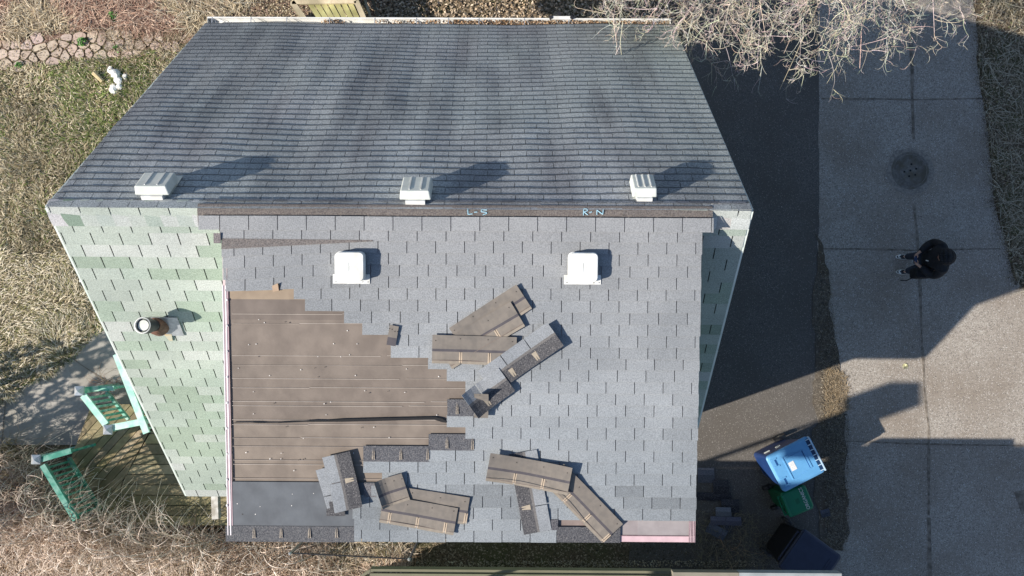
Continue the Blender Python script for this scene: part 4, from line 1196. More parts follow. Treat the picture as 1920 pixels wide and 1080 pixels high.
def nv(p, r, prev=None):
    V.append(p); R_.append(r)
    if prev is not None: E.append((prev, len(V) - 1))
    return len(V) - 1
AH = (.13, .10)   # where the hands meet
pel = nv(W_(.00, 0, .93), (.14, .11)); wai = nv(W_(.01, 0, 1.08), (.13, .10), pel); che = nv(W_(.0, 0, 1.27), (.15, .11), wai); nek = nv(W_(-.005, 0, 1.44), .055, che)
hd1 = nv(W_(.02, .0, 1.52), .075, nek); hd2 = nv(W_(.05, .0, 1.60), .088, hd1); hd3 = nv(W_(.04, 0, 1.67), .070, hd2)
nos = nv(W_(.135, 0, 1.555), .014, hd2); chn = nv(W_(.105, 0, 1.49), .028, hd1)
hands = {}
for s in (-1, 1):
    sh_ = nv(W_(-.01, s * .17, 1.37), .05, che); el_ = nv(W_(.045, s * .30, 1.11), .030, sh_); fo_ = nv(W_(.15, s * .23, 1.10), .028, el_); wr_ = nv(W_(.27, s * .13, 1.12), .028, fo_)
    pm = nv(W_(.33, s * .085, 1.125), (.030, .018), wr_)
    for k, (df, dz, ln) in enumerate(((.045, .020, .050), (.050, .004, .054), (.046, -.012, .050), (.036, -.026, .040))):
        a1 = nv(W_(.33 + df * .55, s * (.085 - .012), 1.125 + dz), .0095, pm); a2 = nv(W_(.33 + df, s * (.085 - .030), 1.125 + dz - .004), .0085, a1); nv(W_(.33 + df - .012, s * (.085 - ln * 1.1), 1.125 + dz - .006), .0072, a2)
    t1 = nv(W_(.315, s * .062, 1.150), .011, pm); t2 = nv(W_(.325, s * .040, 1.165), .0095, t1); nv(W_(.335, s * .022, 1.162), .008, t2)
    hp = nv(W_(.0, s * .095, .88), .085, pel); kn = nv(W_(.03, s * .125, .50), .058, hp); an = nv(W_(-.01, s * .15, .09), .038, kn); nv(W_(.12, s * .16, .05), (.040, .028), an)
addp(skin('body', V, E, R_, skinm, person))
# face details and hair
fm = MB()
for s in (-1, 1):
    q = W_(.125, s * .032, 1.598); fm.tube([q, q + Vector((-.006, 0, 0))], .011, 8)
addp(fm.build('eye', M['black'], person))
mo = MB(); q = W_(.128, 0, 1.515); mo.bar(q + Vector((0, -.022, 0)), q + Vector((0, .022, 0)), .006, .008); addp(mo.build('mouth', mat('lips', (.35, .14, .12), rough=.6), person))
V = []; E = []; R_ = []
a_ = nv(W_(-.01, 0, 1.60), .098); b_ = nv(W_(.035, 0, 1.675), .085, a_); addp(skin('hair', V, E, R_, hairm, person))
# jacket with hood
V = []; E = []; R_ = []
h0 = nv(W_(.0, 0, .86), (.20, .16)); h1 = nv(W_(.01, 0, 1.02), (.205, .165), h0); h2 = nv(W_(0, 0, 1.22), (.215, .17), h1); h3 = nv(W_(-.01, 0, 1.37), (.16, .14), h2); h4 = nv(W_(-.03, 0, 1.47), .12, h3)
for s in (-1, 1):
    s1 = nv(W_(-.02, s * .22, 1.37), .105, h3); s2 = nv(W_(-.01, s * .305, 1.24), .100, s1); s3 = nv(W_(.05, s * .30, 1.12), .095, s2); s4 = nv(W_(.16, s * .22, 1.11), .082, s3); s5 = nv(W_(.262, s * .135, 1.12), .056, s4)
addp(skin('jacket', V, E, R_, jacket, person))
hm = MB(); rings = []
# hood: a shell open to the front and downwards
cx, cz = W_(.01, 0, 1.60), 0
for i in range(9):
    th = math.radians(-62 + i * 27.5)    # from behind the neck over the crown to the brow
    ring_ = []
    for j in range(11):
        ph = math.radians(-85 + j * 17); rr_ = .142
        ring_.append(W_(.03 - rr_ * math.cos(th) * math.cos(ph) * 1.15, rr_ * math.sin(ph) * 1.02, 1.60 + rr_ * math.sin(th) * math.cos(ph) * 1.05 + .0))
    rings.append(ring_)
for i in range(8):
    for j in range(10): hm.face([rings[i][j], rings[i][j + 1], rings[i + 1][j + 1], rings[i + 1][j]])
ho_ = addp(hm.build('hood', jacket, person, smooth=True, solid=.018))
V = []; E = []; R_ = []
p0 = nv(W_(0, 0, .90), (.165, .13))
for s in (-1, 1):
    a_ = nv(W_(.01, s * .10, .80), .10, p0); b_ = nv(W_(.05, s * .125, .50), .080, a_); c_ = nv(W_(.02, s * .15, .12), .068, b_)
addp(skin('trousers', V, E, R_, jeans, person))
dr = MB(); q = W_(.185, .05, 1.28); dr.bar(q, q + Vector((-.02, .02, -.05)), .014, .01); addp(dr.build('drawstring', M['white'], person))
for s in (-1, 1):
    so = MB(); R = []
    for (z, g_) in ((.0, 1.0), (.025, 1.02), (.03, .93), (.055, .86), (.085, .62)):
        pts = []
        for k in range(16):
            t = 2 * math.pi * k / 16; f = math.cos(t); l = math.sin(t)
            Lx = .155 if f > 0 else .125; wd = .052 * (1 - .12 * (f < 0))
            pts.append(W_(.045 + f * Lx * g_ - (.03 if z > .08 else 0), s * .155 + l * wd * g_, z + .012))
        R.append(pts)
    shoe = empty('shoe', parent=person)
    loft(so, R[:3]); o = so.build('sole', M['white'], shoe); o.location = (-B0p.x, -B0p.y, 0)
    so = MB(); loft(so, R[2:], False, True); o = so.build('upper', M['blackmetal'], shoe); o.location = (-B0p.x, -B0p.y, 0)
    so = MB(); R2 = []
    for (z, g_) in ((.072, .80), (.080, .60)):
        R2.append([W_(.130 + math.cos(2 * math.pi * k / 14) * .055 * g_, s * .155 + math.sin(2 * math.pi * k / 14) * .048 * g_, z) for k in range(14)])
    loft(so, R2); o = so.build('toe_cap', M['white'], shoe); o.location = (-B0p.x, -B0p.y, 0)
    so = MB()
    for k in range(3): so.bar(W_(.055 - k * .022, s * .155 - .03, .098 + k * .006), W_(.055 - k * .022, s * .155 + .03, .098 + k * .006), .009, .006)
    o = so.build('laces', M['white'], shoe); o.location = (-B0p.x, -B0p.y, 0)
# controller
ct = MB(); c0 = W_(.355, 0, 1.130); ct.box(c0.x - .035, c0.x + .035, c0.y - .085, c0.y + .085, 1.120, 1.142)
cr = empty('remote_controller', (c0.x, c0.y, 1.12)); tag(cr, 'dark handheld remote controller with a small screen in the person\'s hands', 'remote controller')
o = ct.build('case', M['blackmetal'], cr, bevel=.006); o.location = (-c0.x, -c0.y, -1.12)
sc = MB(); sc.box(c0.x - .028, c0.x + .028, c0.y - .055, c0.y + .055, 1.1425, 1.145); o = sc.build('screen', mat('dim blue screen glass', (.03, .05, .10), (.05, .08, .15), 20, rough=.2), cr); o.location = (-c0.x, -c0.y, -1.12)
# bag at the left hip
bc = W_(.12, .25, .86); bag = empty('shoulder_bag', (bc.x, bc.y, bc.z)); tag(bag, 'black shoulder bag hanging at the hip of the standing person', 'bag')
m = MB(); R = []
for (z, g_) in ((-.17, .80), (-.14, .96), (.0, 1.05), (.12, 1.0), (.15, .85)):
    R.append([(x_, y_, z) for x_, y_ in rrect(.155 * g_, .10 * g_, .06 * g_, 4)])
loft(m, R); m.build('bag_body', mat('black bag cloth', (.006, .006, .008), (.011, .011, .014), 20, rough=.8, bump=.3, bscale=30), bag, smooth=False)
m = MB(); m.tube([(.12, .02, .13), (.16, .12, .35), (.19, .22, .60), (.12, .30, .66)], .014, 6); m.build('strap', M['black'], bag)
m = MB(); m.tube([(-.15, -.08, .0), (-.22, -.13, -.12), (-.30, -.12, -.2)], .010, 6); m.build('loose_strap', M['black'], bag)
# ------------------------------------------------------------------ neighbouring building at the bottom edge (mostly out of the frame)
nb = empty('neighbour_house', (1.0, -6.0, 0)); tag(nb, 'neighbouring building with an olive green eave along the bottom edge', 'house')
ZN = 3.36
e0 = P(690, 1068, ZN); e1 = P(1385, 1072, ZN); e2 = P(1560, 1073, ZN)
def nbp(o): o.location = (-1.0, 6.0, 0); return o
YN = (e0.y + e1.y) / 2
ZLO = 2.75; f0 = P(668, 1078, ZLO); f1 = P(1262, 1070, ZLO); YL = P(980, 1069, ZLO).y; f2 = P(694, 1069, ZLO)
m = MB(); m.box(f2.x, f1.x, YL - .05, YL, ZLO - .17, ZLO); m.box(f2.x, f1.x, YL - .14, YL - .06, ZLO + .01, ZLO + .04)
m.face([(f2.x, YL - .05, ZLO + .004), (f2.x, YL, ZLO + .004), (f0.x - 1.2, YL - .9, ZLO + .004), (f0.x - 1.2, YL - 1.0, ZLO + .004)]); m.box(f2.x, f1.x, YL - 2.3, YL - .15, ZLO + .0, ZLO + .02)
nbp(m.build('eave', M['fascia_olive'], nb))
g0 = P(1262, 1070, ZN)
m = MB(); m.box(g0.x, e1.x, YN - .12, YN - .01, ZN - .16, ZN + .01); m.box(g0.x, e1.x, YN - 2.3, YN - .13, ZN - .02, ZN + .02); nbp(m.build('eave', mat('brown grey eave', (.22, .20, .16), (.27, .25, .20), 4, rough=.7), nb))
m = MB(); m.box(e1.x + .005, e2.x + .15, YN - .12, YN - .01, ZN - .16, ZN + .01); m.box(e1.x + .005, e2.x + .15, YN - 2.3, YN - .13, ZN - .02, ZN + .02); nbp(m.build('gutter', mat('pale blue grey gutter', (.30, .33, .34), (.38, .41, .42), 5, rough=.5), nb))
m = MB(); m.box(-3.0, e2.x - .3, YN - 2.3, -4.72, 0, ZLO - .02); nbp(m.build('wall', M['fascia_olive'], nb))
bx0, bx1, by1, bz = -4.2, 0.9, -5.95, 7.45
m = MB(); m.box(bx0, bx1, by1 - 5, by1 - .3, 0, bz - .1); nbp(m.build('wall', M['fascia_olive'], nb))
m = MB(); m.box(bx0 - .2, bx1 + .2, by1 - 5.4, by1, bz - .1, bz); nbp(m.build('roof', M['nroof'], nb))
CH = 7.2; Lc = CH / math.tan(el)
def back(u, v, h):
    g_ = P(u, v, 0); Ls_ = h / math.tan(el); return Vector((g_.x - Ls_ * math.cos(az), g_.y - Ls_ * math.sin(az), h))
ca_, cb_ = back(1720, 715, CH), back(1739, 759, CH)
print('shadow_box', ca_, cb_, 'eave', e0, e1, YN)
up_ = empty('shadow_pole', (ca_.x - .35, (ca_.y + cb_.y) / 2, 0)); tag(up_, 'shadow pole with a grey box, added unseen to shade the ground by the bins', 'shadow pole')  # added out of view, only to cast the shadow patch beside the bins
cx1 = (ca_.x + cb_.x) / 2; m = MB(); m.box(cx1 - .62, cx1, cb_.y, ca_.y, CH - .66, CH); o = m.build('box', M['steel'], up_); o.location = (-up_.location.x, -up_.location.y, 0)
m = MB(); m.tube([(0, 0, 0), (0, 0, CH - .3)], [.06, .04], 10, (.3, .25, .2)); m.build('pole', M['wood'], up_)

# ------------------------------------------------------------------ chain link fence
fe = empty('chain_link_fence', tuple(P(700, 1050, 0))); tag(fe, 'chain link fence with a grey top rail in the gap beside the neighbouring building', 'fence')
ZF = 1.15; A = P(545, 1037, ZF); B = P(768, 1048, ZF); C_ = P(786, 1008, ZF)
def fp(o): o.location = (-fe.location.x, -fe.location.y, 0); return o
m = MB(); m.tube([A, B], .014, 8); fp(m.build('top_rail', M['blackmetal'], fe))
for q in (B, A):
    m = MB(); m.tube([(q.x, q.y, 0), (q.x, q.y, ZF + .04)], .03, 8); m.tube([(q.x, q.y, ZF + .04), (q.x, q.y, ZF + .07)], [.035, .012], 8); fp(m.build('post', M['steel'], fe))
m = MB(); m.tube([B, (C_.x, C_.y, ZF)], .018, 6)
fp(m.build('gate_rail', M['blackmetal'], fe))
m = MB(); L_ = (B - A).length; dxy = (B - A).normalized(); st_ = .07; k = 0.0
while k < L_ + ZF:
    a0, a1 = max(0, k - ZF), min(L_, k)
    if a1 > a0:
        m.bar(A + dxy * a0 + Vector((0, 0, -(k - a0) if k - a0 <= ZF else -ZF)), A + dxy * a1 + Vector((0, 0, -(k - a1))), .0025, .0025)
        m.bar(A + dxy * a0 + Vector((0, 0, -ZF + (k - a0) if (k - a0) <= ZF else 0)), A + dxy * a1 + Vector((0, 0, -ZF + (k - a1))), .0025, .0025)
    k += st_
fp(m.build('wire_mesh', M['blackmetal'], fe))

# ------------------------------------------------------------------ slatted wooden bench box beyond the gutter
wb = empty('wooden_planter', tuple(P(620, 10, 0))); tag(wb, 'bleached slatted wooden box just beyond the gutter at the top edge', 'wooden box')
zt = .85
def wp_(o): o.location = (-wb.location.x, -wb.location.y, 0); return o
c4 = [P(548, 4, zt), P(668, 2, zt), P(694, 62, zt), P(590, 62, zt)]
m = MB()
for k, (a_, b_) in enumerate(((0, 1), (1, 2), (2, 3), (3, 0))): m.bar(c4[a_], c4[b_], .10, .05, (1.25, 1.22, 1.2) if k == 0 else (1, 1, 1))
wp_(m.build('top_frame', M['wood'], wb))
m = MB()
for k in range(7):
    t0 = .26 + k * .105; a_ = c4[0].lerp(c4[1], t0); b_ = c4[3].lerp(c4[2], t0); m.bar(a_ + Vector((0, 0, -.06)), b_ + Vector((0, 0, -.06)), .095, .02, (.95, 1.05, .68) if k % 2 else (.85, .93, .62))
wp_(m.build('slats', M['wood'], wb))
m = MB()
for q in c4: m.bar((q.x, q.y, 0), (q.x, q.y, zt - .03), .09, .09, (.8, .8, .8), up=(0, 1, 0))
for (a_, b_) in ((0, 3), (1, 2)):
    for z_ in (.2, .45, .68): m.bar(Vector((c4[a_].x, c4[a_].y, z_)), Vector((c4[b_].x, c4[b_].y, z_)), .025, .11, (.75, .75, .72))
wp_(m.build('frame', M['wood'], wb))
# old dark fence panel beside it
fp2 = empty('leaning_panel', tuple(P(700, 10, 0))); tag(fp2, 'dark grey slatted panel leaning right of the wooden box', 'panel')
m = MB()
for k in range(3):
    a_ = P(664 + k * 14, -20, .75 - k * .15); b_ = P(690 + k * 14, 60, .75 - k * .15); m.bar(a_, b_, .05, .02, (.9, .9, .88) if k == 1 else (.3, .3, .3))
a_ = P(690, 60, .7); b_ = P(725, 60, .2); m.bar(a_, b_, .05, .03, (.3, .3, .3)); a_ = P(664, -20, .7); b_ = P(700, -20, .2); m.bar(a_, b_, .05, .03, (.3, .3, .3))
o = m.build('slats', M['wood'], fp2); o.location = (-fp2.location.x, -fp2.location.y, 0)

# ------------------------------------------------------------------ white rocks and a split log
def rock(u, v, r, label, z=0):
    p = P(u, v, 0); import bmesh
    bm = bmesh.new(); bmesh.ops.create_icosphere(bm, subdivisions=2, radius=1)
    sx, sy, sz = random.uniform(.8, 1.2), random.uniform(.8, 1.2), random.uniform(.5, .7); sd = random.random() * 100
    pl_ = [Vector((random.gauss(0, 1), random.gauss(0, 1), random.gauss(0, 1))).normalized() for _ in range(7)]
    for v_ in bm.verts:
        c = v_.co.copy()
        for q in pl_:
            d = c.dot(q)
            if d > .72: c -= q * (d - .72)
        v_.co = Vector((c.x * sx, c.y * sy, c.z * sz)) * r
    me = bpy.data.meshes.new('white_rock'); bm.to_mesh(me); bm.free()
    o = link('white_rock', me, M['rock'], None, (p.x, p.y, r * .4 + z)); o.rotation_euler = (0, 0, random.uniform(0, 6))
    tag(o, label, 'rock', 'white rocks by the garden path'); return o
rock(209, 133, .085, 'greyish flat white rock at the upper left end of the rock cluster')
rock(219, 140, .125, 'largest rounded white rock in the upper half of the cluster')
rock(236, 145, .07, 'small upright white rock standing right of the others')
rock(224, 153, .105, 'white rock in the middle of the cluster with two neighbours touching')
rock(215, 168, .105, 'bright angular white rock at the lower end of the cluster')
rock(226, 164, .085, 'bluish white rock beside the lowest one', .02)
lg = MB(); a_ = P(176, 136, .09); b_ = P(193, 153, .06); lg.tube([a_, b_], [.055, .045], 7, (1, .95, .8)); o = lg.build('split_log', M['wood']); tag(o, 'short split log lying left of the white rocks', 'log')

# ------------------------------------------------------------------ green weeds
def weed(u, v, n, r, label, cat='weed', dark=1.0):
    p = P(u, v, 0); aa = rng.uniform(0, 2 * math.pi, n); rad = r * np.sqrt(rng.uniform(0, 1, n))
    base = np.stack([p.x + rad * np.cos(aa), p.y + rad * np.sin(aa), rng.uniform(.02, .16, n) * (1.2 - rad / r)], 1)
    o = leaves_np('green_weed', base, rng.uniform(.03, .07, n), palette(n, [(.05, .16, .025), (.10, .28, .05), (.035, .10, .02), (.16, .34, .08)]) * dark, M['plantgreen'], .5)
    tag(o, label, cat); return o
weed(214, 31, 240, .12, 'bright green weed clump in the reddish bed above the path')
weed(155, 79, 150, .10, 'small green plant growing between the stones of the path')
weed(38, 124, 60, .08, 'low green weed at the lower edge of the stone path', dark=.8)
weed(222, 93, 40, .10, 'sparse green sprigs on the path right of the small plant', dark=.7)

# ------------------------------------------------------------------ ground cover
STRAW = [(.50, .43, .30), (.35, .29, .19), (.64, .57, .43), (.20, .16, .10)]
GREEN = [(.15, .20, .06), (.20, .25, .08), (.10, .14, .04), (.25, .28, .12)]
def ground_noise(b, seed, sc=.55): return vnoise(b[:, 0] + 30, b[:, 1] + 30, seed, sc) * .65 + vnoise(b[:, 0] + 30, b[:, 1] + 30, seed + 1, sc * 3.3) * .35
lawn_px = [(-60, 125), (60, 128), (200, 108), (420, 80), (420, 300), (330, 640), (200, 616), (135, 672), (72, 716), (0, 752), (-60, 760)]
N = 48000
b = scatter(lawn_px, N); gn = ground_noise(b, 61)
isg = rng.uniform(0, 1, N) < np.clip((gn - .38) * 2.0, .08, .55)
cc = np.where(isg[:, None], palette(N, GREEN), palette(N, STRAW)); cc *= (.50 + .95 * ground_noise(b, 71, 1.5))[:, None]
clump = vnoise(b[:, 0] + 30, b[:, 1] + 30, 81, 1.4) * 6.28 * 1.5
b[:, 2] = rng.uniform(.004, .02, N)
o = ribbons_np('grass', b, clump + rng.normal(0, .9, N), rng.uniform(.05, .18, N), rng.uniform(.005, .014, N), rng.uniform(.0, .10, N), cc, M['straw']); tag(o, kind='stuff')
# long pale tufts
N = 15000
b = scatter([(-40, 470), (120, 480), (180, 600), (130, 672), (0, 750), (-60, 760)], N); b[:, 2] = .01
cc = palette(N, [(.62, .55, .42), (.46, .39, .27), (.74, .68, .55), (.20, .17, .11), (.26, .25, .12)])
clump = vnoise(b[:, 0] + 30, b[:, 1] + 30, 91, 1.1) * 9
o = ribbons_np('grass', b, clump + rng.normal(0, .6, N), rng.uniform(.12, .30, N), rng.uniform(.006, .013, N), rng.uniform(.02, .16, N), cc, M['straw']); tag(o, kind='stuff')
# litter on the lawn and small leaves
N = 9000
b = scatter(lawn_px, N); b[:, 2] = rng.uniform(.01, .05, N)
cc = palette(N, [(.30, .22, .13), (.48, .40, .28), (.16, .17, .06), (.12, .09, .05), (.6, .55, .42)])
o = leaves_np('leaf_litter', b, rng.uniform(.02, .05, N), cc, M['leaf'], .5); tag(o, kind='stuff')
# top left bed
N = 20000
b = scatter([(-60, -60), (700, -60), (700, 45), (335, 66), (200, 54), (0, 78), (-60, 86)], N); b[:, 2] = rng.uniform(.005, .05, N)
red = ground_noise(b, 101, .5)
cc = np.where((red > .5)[:, None], palette(N, [(.27, .16, .115), (.38, .25, .185), (.17, .10, .075), (.50, .38, .30)]), palette(N, [(.30, .24, .15), (.44, .37, .25), (.16, .12, .08), (.52, .46, .34)]))
o = leaves_np('leaf_litter', b, rng.uniform(.02, .055, N), cc, M['leaf'], .5); tag(o, kind='stuff')
N = 9000
b = scatter([(-60, -60), (560, -60), (420, 40), (330, 62), (200, 48), (0, 72), (-60, 80)], N); b[:, 2] = rng.uniform(.01, .06, N)
red = ground_noise(b, 101, .5)
cc = np.where((red > .5)[:, None], palette(N, [(.42, .28, .21), (.54, .40, .31), (.22, .13, .10)]), palette(N, [(.52, .43, .30), (.40, .32, .21), (.62, .55, .42), (.22, .18, .12)]))
o = ribbons_np('dry_stems', b, vnoise(b[:, 0] + 30, b[:, 1] + 30, 93, 1.4) * 9 + rng.normal(0, .9, N), rng.uniform(.10, .42, N), rng.uniform(.006, .014, N), rng.uniform(.0, .12, N), cc * 1.15, M['straw']); tag(o, kind='stuff')
# sparse litter over the path and its lower edge
N = 1100
b = scatter([(-60, 80), (330, 60), (370, 100), (200, 125), (-60, 150)], N); b[:, 2] = .036
o = leaves_np('leaf_litter', b, rng.uniform(.02, .045, N), palette(N, [(.30, .22, .14), (.45, .36, .26), (.14, .15, .06), (.1, .08, .05)]), M['leaf'], .3); tag(o, kind='stuff')
N = 900
b = scatter([(180, 58), (360, 40), (390, 110), (230, 120), (200, 92)], N); b[:, 2] = .036
o = ribbons_np('dry_stems', b, rng.uniform(0, 6.28, N), rng.uniform(.05, .2, N), rng.uniform(.004, .008, N), rng.uniform(0, .06, N), palette(N, [(.40, .30, .2), (.25, .2, .13), (.5, .42, .3), (.2, .12, .08)]), M['straw']); tag(o, kind='stuff')
# beyond the gutter and under the tree
N = 9000
b = scatter([(690, -80), (1300, -80), (1300, 70), (690, 70)], N); b[:, 2] = rng.uniform(.005, .06, N)
o = leaves_np('leaf_litter', b, rng.uniform(.04, .09, N), palette(N, [(.34, .26, .18), (.46, .37, .27), (.20, .15, .10), (.55, .46, .36)]), M['leaf'], .5); tag(o, kind='stuff')
# right hand verge
verge = [(1838, -60), (1832, 120), (1850, 250), (1862, 370), (1878, 440), (1900, 515), (1935, 555), (2060, 600), (2060, -60)]
N = 9000
b = scatter(verge, N); b[:, 2] = rng.uniform(.005, .05, N)
o = leaves_np('leaf_litter', b, rng.uniform(.03, .07, N), palette(N, [(.27, .22, .15), (.36, .31, .23), (.14, .12, .08), (.44, .40, .30), (.16, .17, .09)]), M['leaf'], .6); tag(o, kind='stuff')
N = 2600
b = scatter(verge, N); b[:, 2] = rng.uniform(.01, .08, N)
o = ribbons_np('dry_stems', b, rng.uniform(0, 6.28, N), rng.uniform(.12, .55, N), rng.uniform(.004, .009, N), rng.uniform(.0, .1, N), palette(N, [(.42, .37, .28), (.30, .26, .19), (.5, .46, .36)]), M['straw']); tag(o, kind='stuff')
# feathered brown edge of the verge over the concrete
N = 5000
t = rng.uniform(0, 1, N); pe = [(1826, -40), (1833, 110), (1850, 250), (1862, 370), (1880, 440), (1900, 520), (1945, 560)]
L_ = [P(*q) for q in pe]; seg = rng.integers(0, len(L_) - 1, N); A_ = np.array([tuple(L_[i]) for i in range(len(L_))])
b = A_[seg] * (1 - t[:, None]) + A_[seg + 1] * t[:, None]; b[:, 0] += rng.exponential(.07, N) * rng.choice([-1, 1], N) + .02; b[:, 2] = .022
o = leaves_np('leaf_litter', b, rng.uniform(.012, .03, N), palette(N, [(.12, .095, .06), (.2, .16, .1), (.07, .055, .035)]), M['leaf'], .2); tag(o, kind='stuff')
# weeds and clippings on the strip between asphalt and concrete
stripp = [(1540, 470), (1556, 520), (1566, 620), (1575, 700), (1592, 800), (1590, 900), (1592, 1000), (1580, 1032), (1548, 1032), (1540, 760), (1532, 600)]
N = 3400
b = scatter(stripp, N); b[:, 2] = rng.uniform(.02, .04, N)
keep = (b[:, 1] < P(0, 560).y) | (rng.uniform(0, 1, N) < .35); b = b[keep]; N = len(b)
o = leaves_np('leaf_litter', b, rng.uniform(.012, .04, N), palette(N, [(.13, .11, .085), (.20, .17, .13), (.06, .05, .04), (.30, .27, .22)]), M['leaf'], .5); tag(o, kind='stuff')
N = 1500
b = scatter([(1546, 690), (1585, 700), (1592, 770), (1575, 780), (1545, 785)], N); b[:, 2] = .022
o = ribbons_np('dry_stems', b, rng.normal(1.7, .9, N), rng.uniform(.04, .14, N), rng.uniform(.003, .006, N), rng.uniform(0, .04, N), palette(N, [(.30, .23, .15), (.19, .145, .09), (.40, .32, .22)]), M['straw']); tag(o, kind='stuff')
N = 900
b = scatter(stripp, N); b[:, 2] = .022
o = ribbons_np('dry_stems', b, rng.uniform(0, 6.28, N), rng.uniform(.04, .14, N), rng.uniform(.003, .006, N), rng.uniform(0, .04, N), palette(N, [(.26, .22, .15), (.18, .15, .1), (.36, .32, .24)]), M['straw']); tag(o, kind='stuff')
# gap between the houses
N = 5000
b = scatter([(560, 1000), (1500, 1000), (1500, 1100), (560, 1100)], N); b[:, 2] = rng.uniform(.005, .04, N)
o = leaves_np('leaf_litter', b, rng.uniform(.02, .045, N), palette(N, [(.10, .085, .06), (.15, .125, .09), (.05, .045, .035), (.24, .21, .16)]), M['leaf'], .5); tag(o, kind='stuff')
N = 1800
b = scatter([(560, 1052), (1300, 1050), (1420, 1050), (1420, 1062), (560, 1062)], N); b[:, 2] = rng.uniform(.005, .05, N)
o = leaves_np('leaf_litter', b, rng.uniform(.02, .05, N), palette(N, [(.42, .38, .30), (.3, .27, .2), (.5, .46, .36)]), M['leaf'], .5); tag(o, kind='stuff')
N = 700
b = scatter([(1300, 960), (1420, 960), (1440, 1070), (1300, 1070)], N); b[:, 2] = rng.uniform(.01, .05, N)
o = ribbons_np('dry_stems', b, rng.uniform(0, 6.28, N), rng.uniform(.06, .25, N), rng.uniform(.003, .007, N), rng.uniform(0, .06, N), palette(N, [(.22, .19, .13), (.3, .26, .18)]), M['straw']); tag(o, kind='stuff')
# small scattered grit on both drives
N = 1500
b = scatter([(1300, -20), (1850, -20), (1900, 560), (2000, 620), (2000, 1100), (1300, 1100)], N); b[:, 2] = .018
o = leaves_np('grit', b, rng.uniform(.008, .022, N), palette(N, [(.45, .42, .36), (.3, .26, .2), (.08, .07, .06), (.6, .58, .52)], w=[.3, .25, .25, .2]), M['leaf'], .3); tag(o, kind='stuff')
m = MB(); p = P(1697, 687, .02); 
for k in range(9):
    a_ = k * .7; m.face([(p.x, p.y, .02), (p.x + .055 * math.cos(a_), p.y + .055 * math.sin(a_), .035), (p.x + .06 * math.cos(a_ + .5), p.y + .06 * math.sin(a_ + .5), .022)], (.55, .55, .34) if k % 3 else (.34, .33, .18))
o = m.build('yellow_leaf', M['leaf']); tag(o, 'crumpled yellow green leaf on the sunlit concrete', 'leaf')

# ------------------------------------------------------------------ brambles (lower left): arching dry canes
def canes(name, bases, hmax, lmin, lmax, rad, cols, seedcol=True, twig=3, up=.5):
    paths = []; rads = []; cs = []
    for (x, y) in bases:
        a_ = random.uniform(0, 6.28); L_ = random.uniform(lmin, lmax); h = random.uniform(.25, 1) * hmax; cv = random.gauss(0, .9); c = random.choice(cols); j = random.uniform(.8, 1.2)
        c = tuple(v * j for v in c); K = 9; pts = []; px_, py_ = x, y
        z0 = random.uniform(0, .3) * hmax
        for k in range(K):
            t = k / (K - 1); pts.append((px_, py_, z0 + h * math.sin(math.pi * (t * .75 + .08)) * (1 - .2 * t))); aa = a_ + cv * t; px_ += math.cos(aa) * L_ / (K - 1); py_ += math.sin(aa) * L_ / (K - 1)
        r = rad * random.uniform(.6, 1.3); paths.append(pts); rads.append([r * (1 - .6 * k / (K - 1)) for k in range(K)]); cs.append(c)
        for q in range(random.randint(0, twig)):
            i = random.randint(2, K - 2); b0 = pts[i]; ta = a_ + cv * i / K + random.choice((-1, 1)) * random.uniform(.5, 1.3); tl = L_ * random.uniform(.15, .45); tp = []
            cv2 = random.gauss(0, .8)
            for k in range(K):
                t = k / (K - 1); tp.append((b0[0] + math.cos(ta + cv2 * t) * tl * t, b0[1] + math.sin(ta + cv2 * t) * tl * t, max(.01, b0[2] + random.uniform(-.3, .5) * .0 + up * .4 * tl * t - .15 * tl * t * t)))
            paths.append(tp); rads.append([r * .55 * (1 - .6 * k / (K - 1)) for k in range(K)]); cs.append(c)
    o = tubes_np(name, paths, rads, np.array(cs), M['bark']); tag(o, kind='stuff'); return o
CC = [(.86, .74, .64), (.76, .62, .52), (.88, .80, .71), (.58, .46, .36), (.80, .66, .55), (.40, .30, .22)]
bs = [tuple(q[:2]) for q in scatter([(-80, 930), (60, 900), (170, 940), (300, 970), (420, 1000), (640, 1040), (660, 1130), (-80, 1130)], 1250)]
canes('brambles', bs, .8, .3, 1.1, .0088, CC, twig=2)
bs = [tuple(q[:2]) for q in scatter([(-80, 850), (60, 840), (110, 885), (150, 940), (240, 985), (410, 1002), (420, 1030), (-80, 1020)], 300)]
canes('brambles', bs, 1.25, .4, 1.2, .0085, [(.64, .53, .43), (.78, .66, .56), (.48, .37, .29)], twig=4)
bs = [tuple(q[:2]) for q in scatter([(95, 915), (180, 950), (300, 985), (412, 1002), (412, 1035), (90, 1015)], 420)]
canes('brambles', bs, 1.5, .4, 1.3, .0078, CC, twig=3)
bs = [tuple(q[:2]) for q in scatter([(-60, 830), (60, 825), (100, 850), (150, 930), (120, 980), (-60, 960)], 380)]
canes('brambles', bs, 1.35, .3, .9, .0066, [(.44, .33, .25), (.66, .54, .44), (.3, .22, .17)], twig=3)
bs = [tuple(q[:2]) for q in scatter([(105, 905), (150, 925), (250, 965), (250, 1005), (90, 985)], 430)]
canes('brambles', bs, 1.55, .3, .9, .0085, CC, twig=3)
N = 13000
b = scatter([(-80, 960), (420, 1000), (770, 1012), (770, 1130), (-80, 1130)], N); b[:, 2] = rng.uniform(.01, .22, N) * (vnoise(b[:, 0] + 30, b[:, 1] + 30, 131, 1.1))
rd = ground_noise(b, 133, .6)
cc = np.where((rd > .52)[:, None], palette(N, [(.68, .53, .42), (.78, .66, .54), (.42, .30, .22)]), palette(N, [(.72, .61, .47), (.54, .44, .31), (.82, .74, .62), (.24, .21, .11)]))
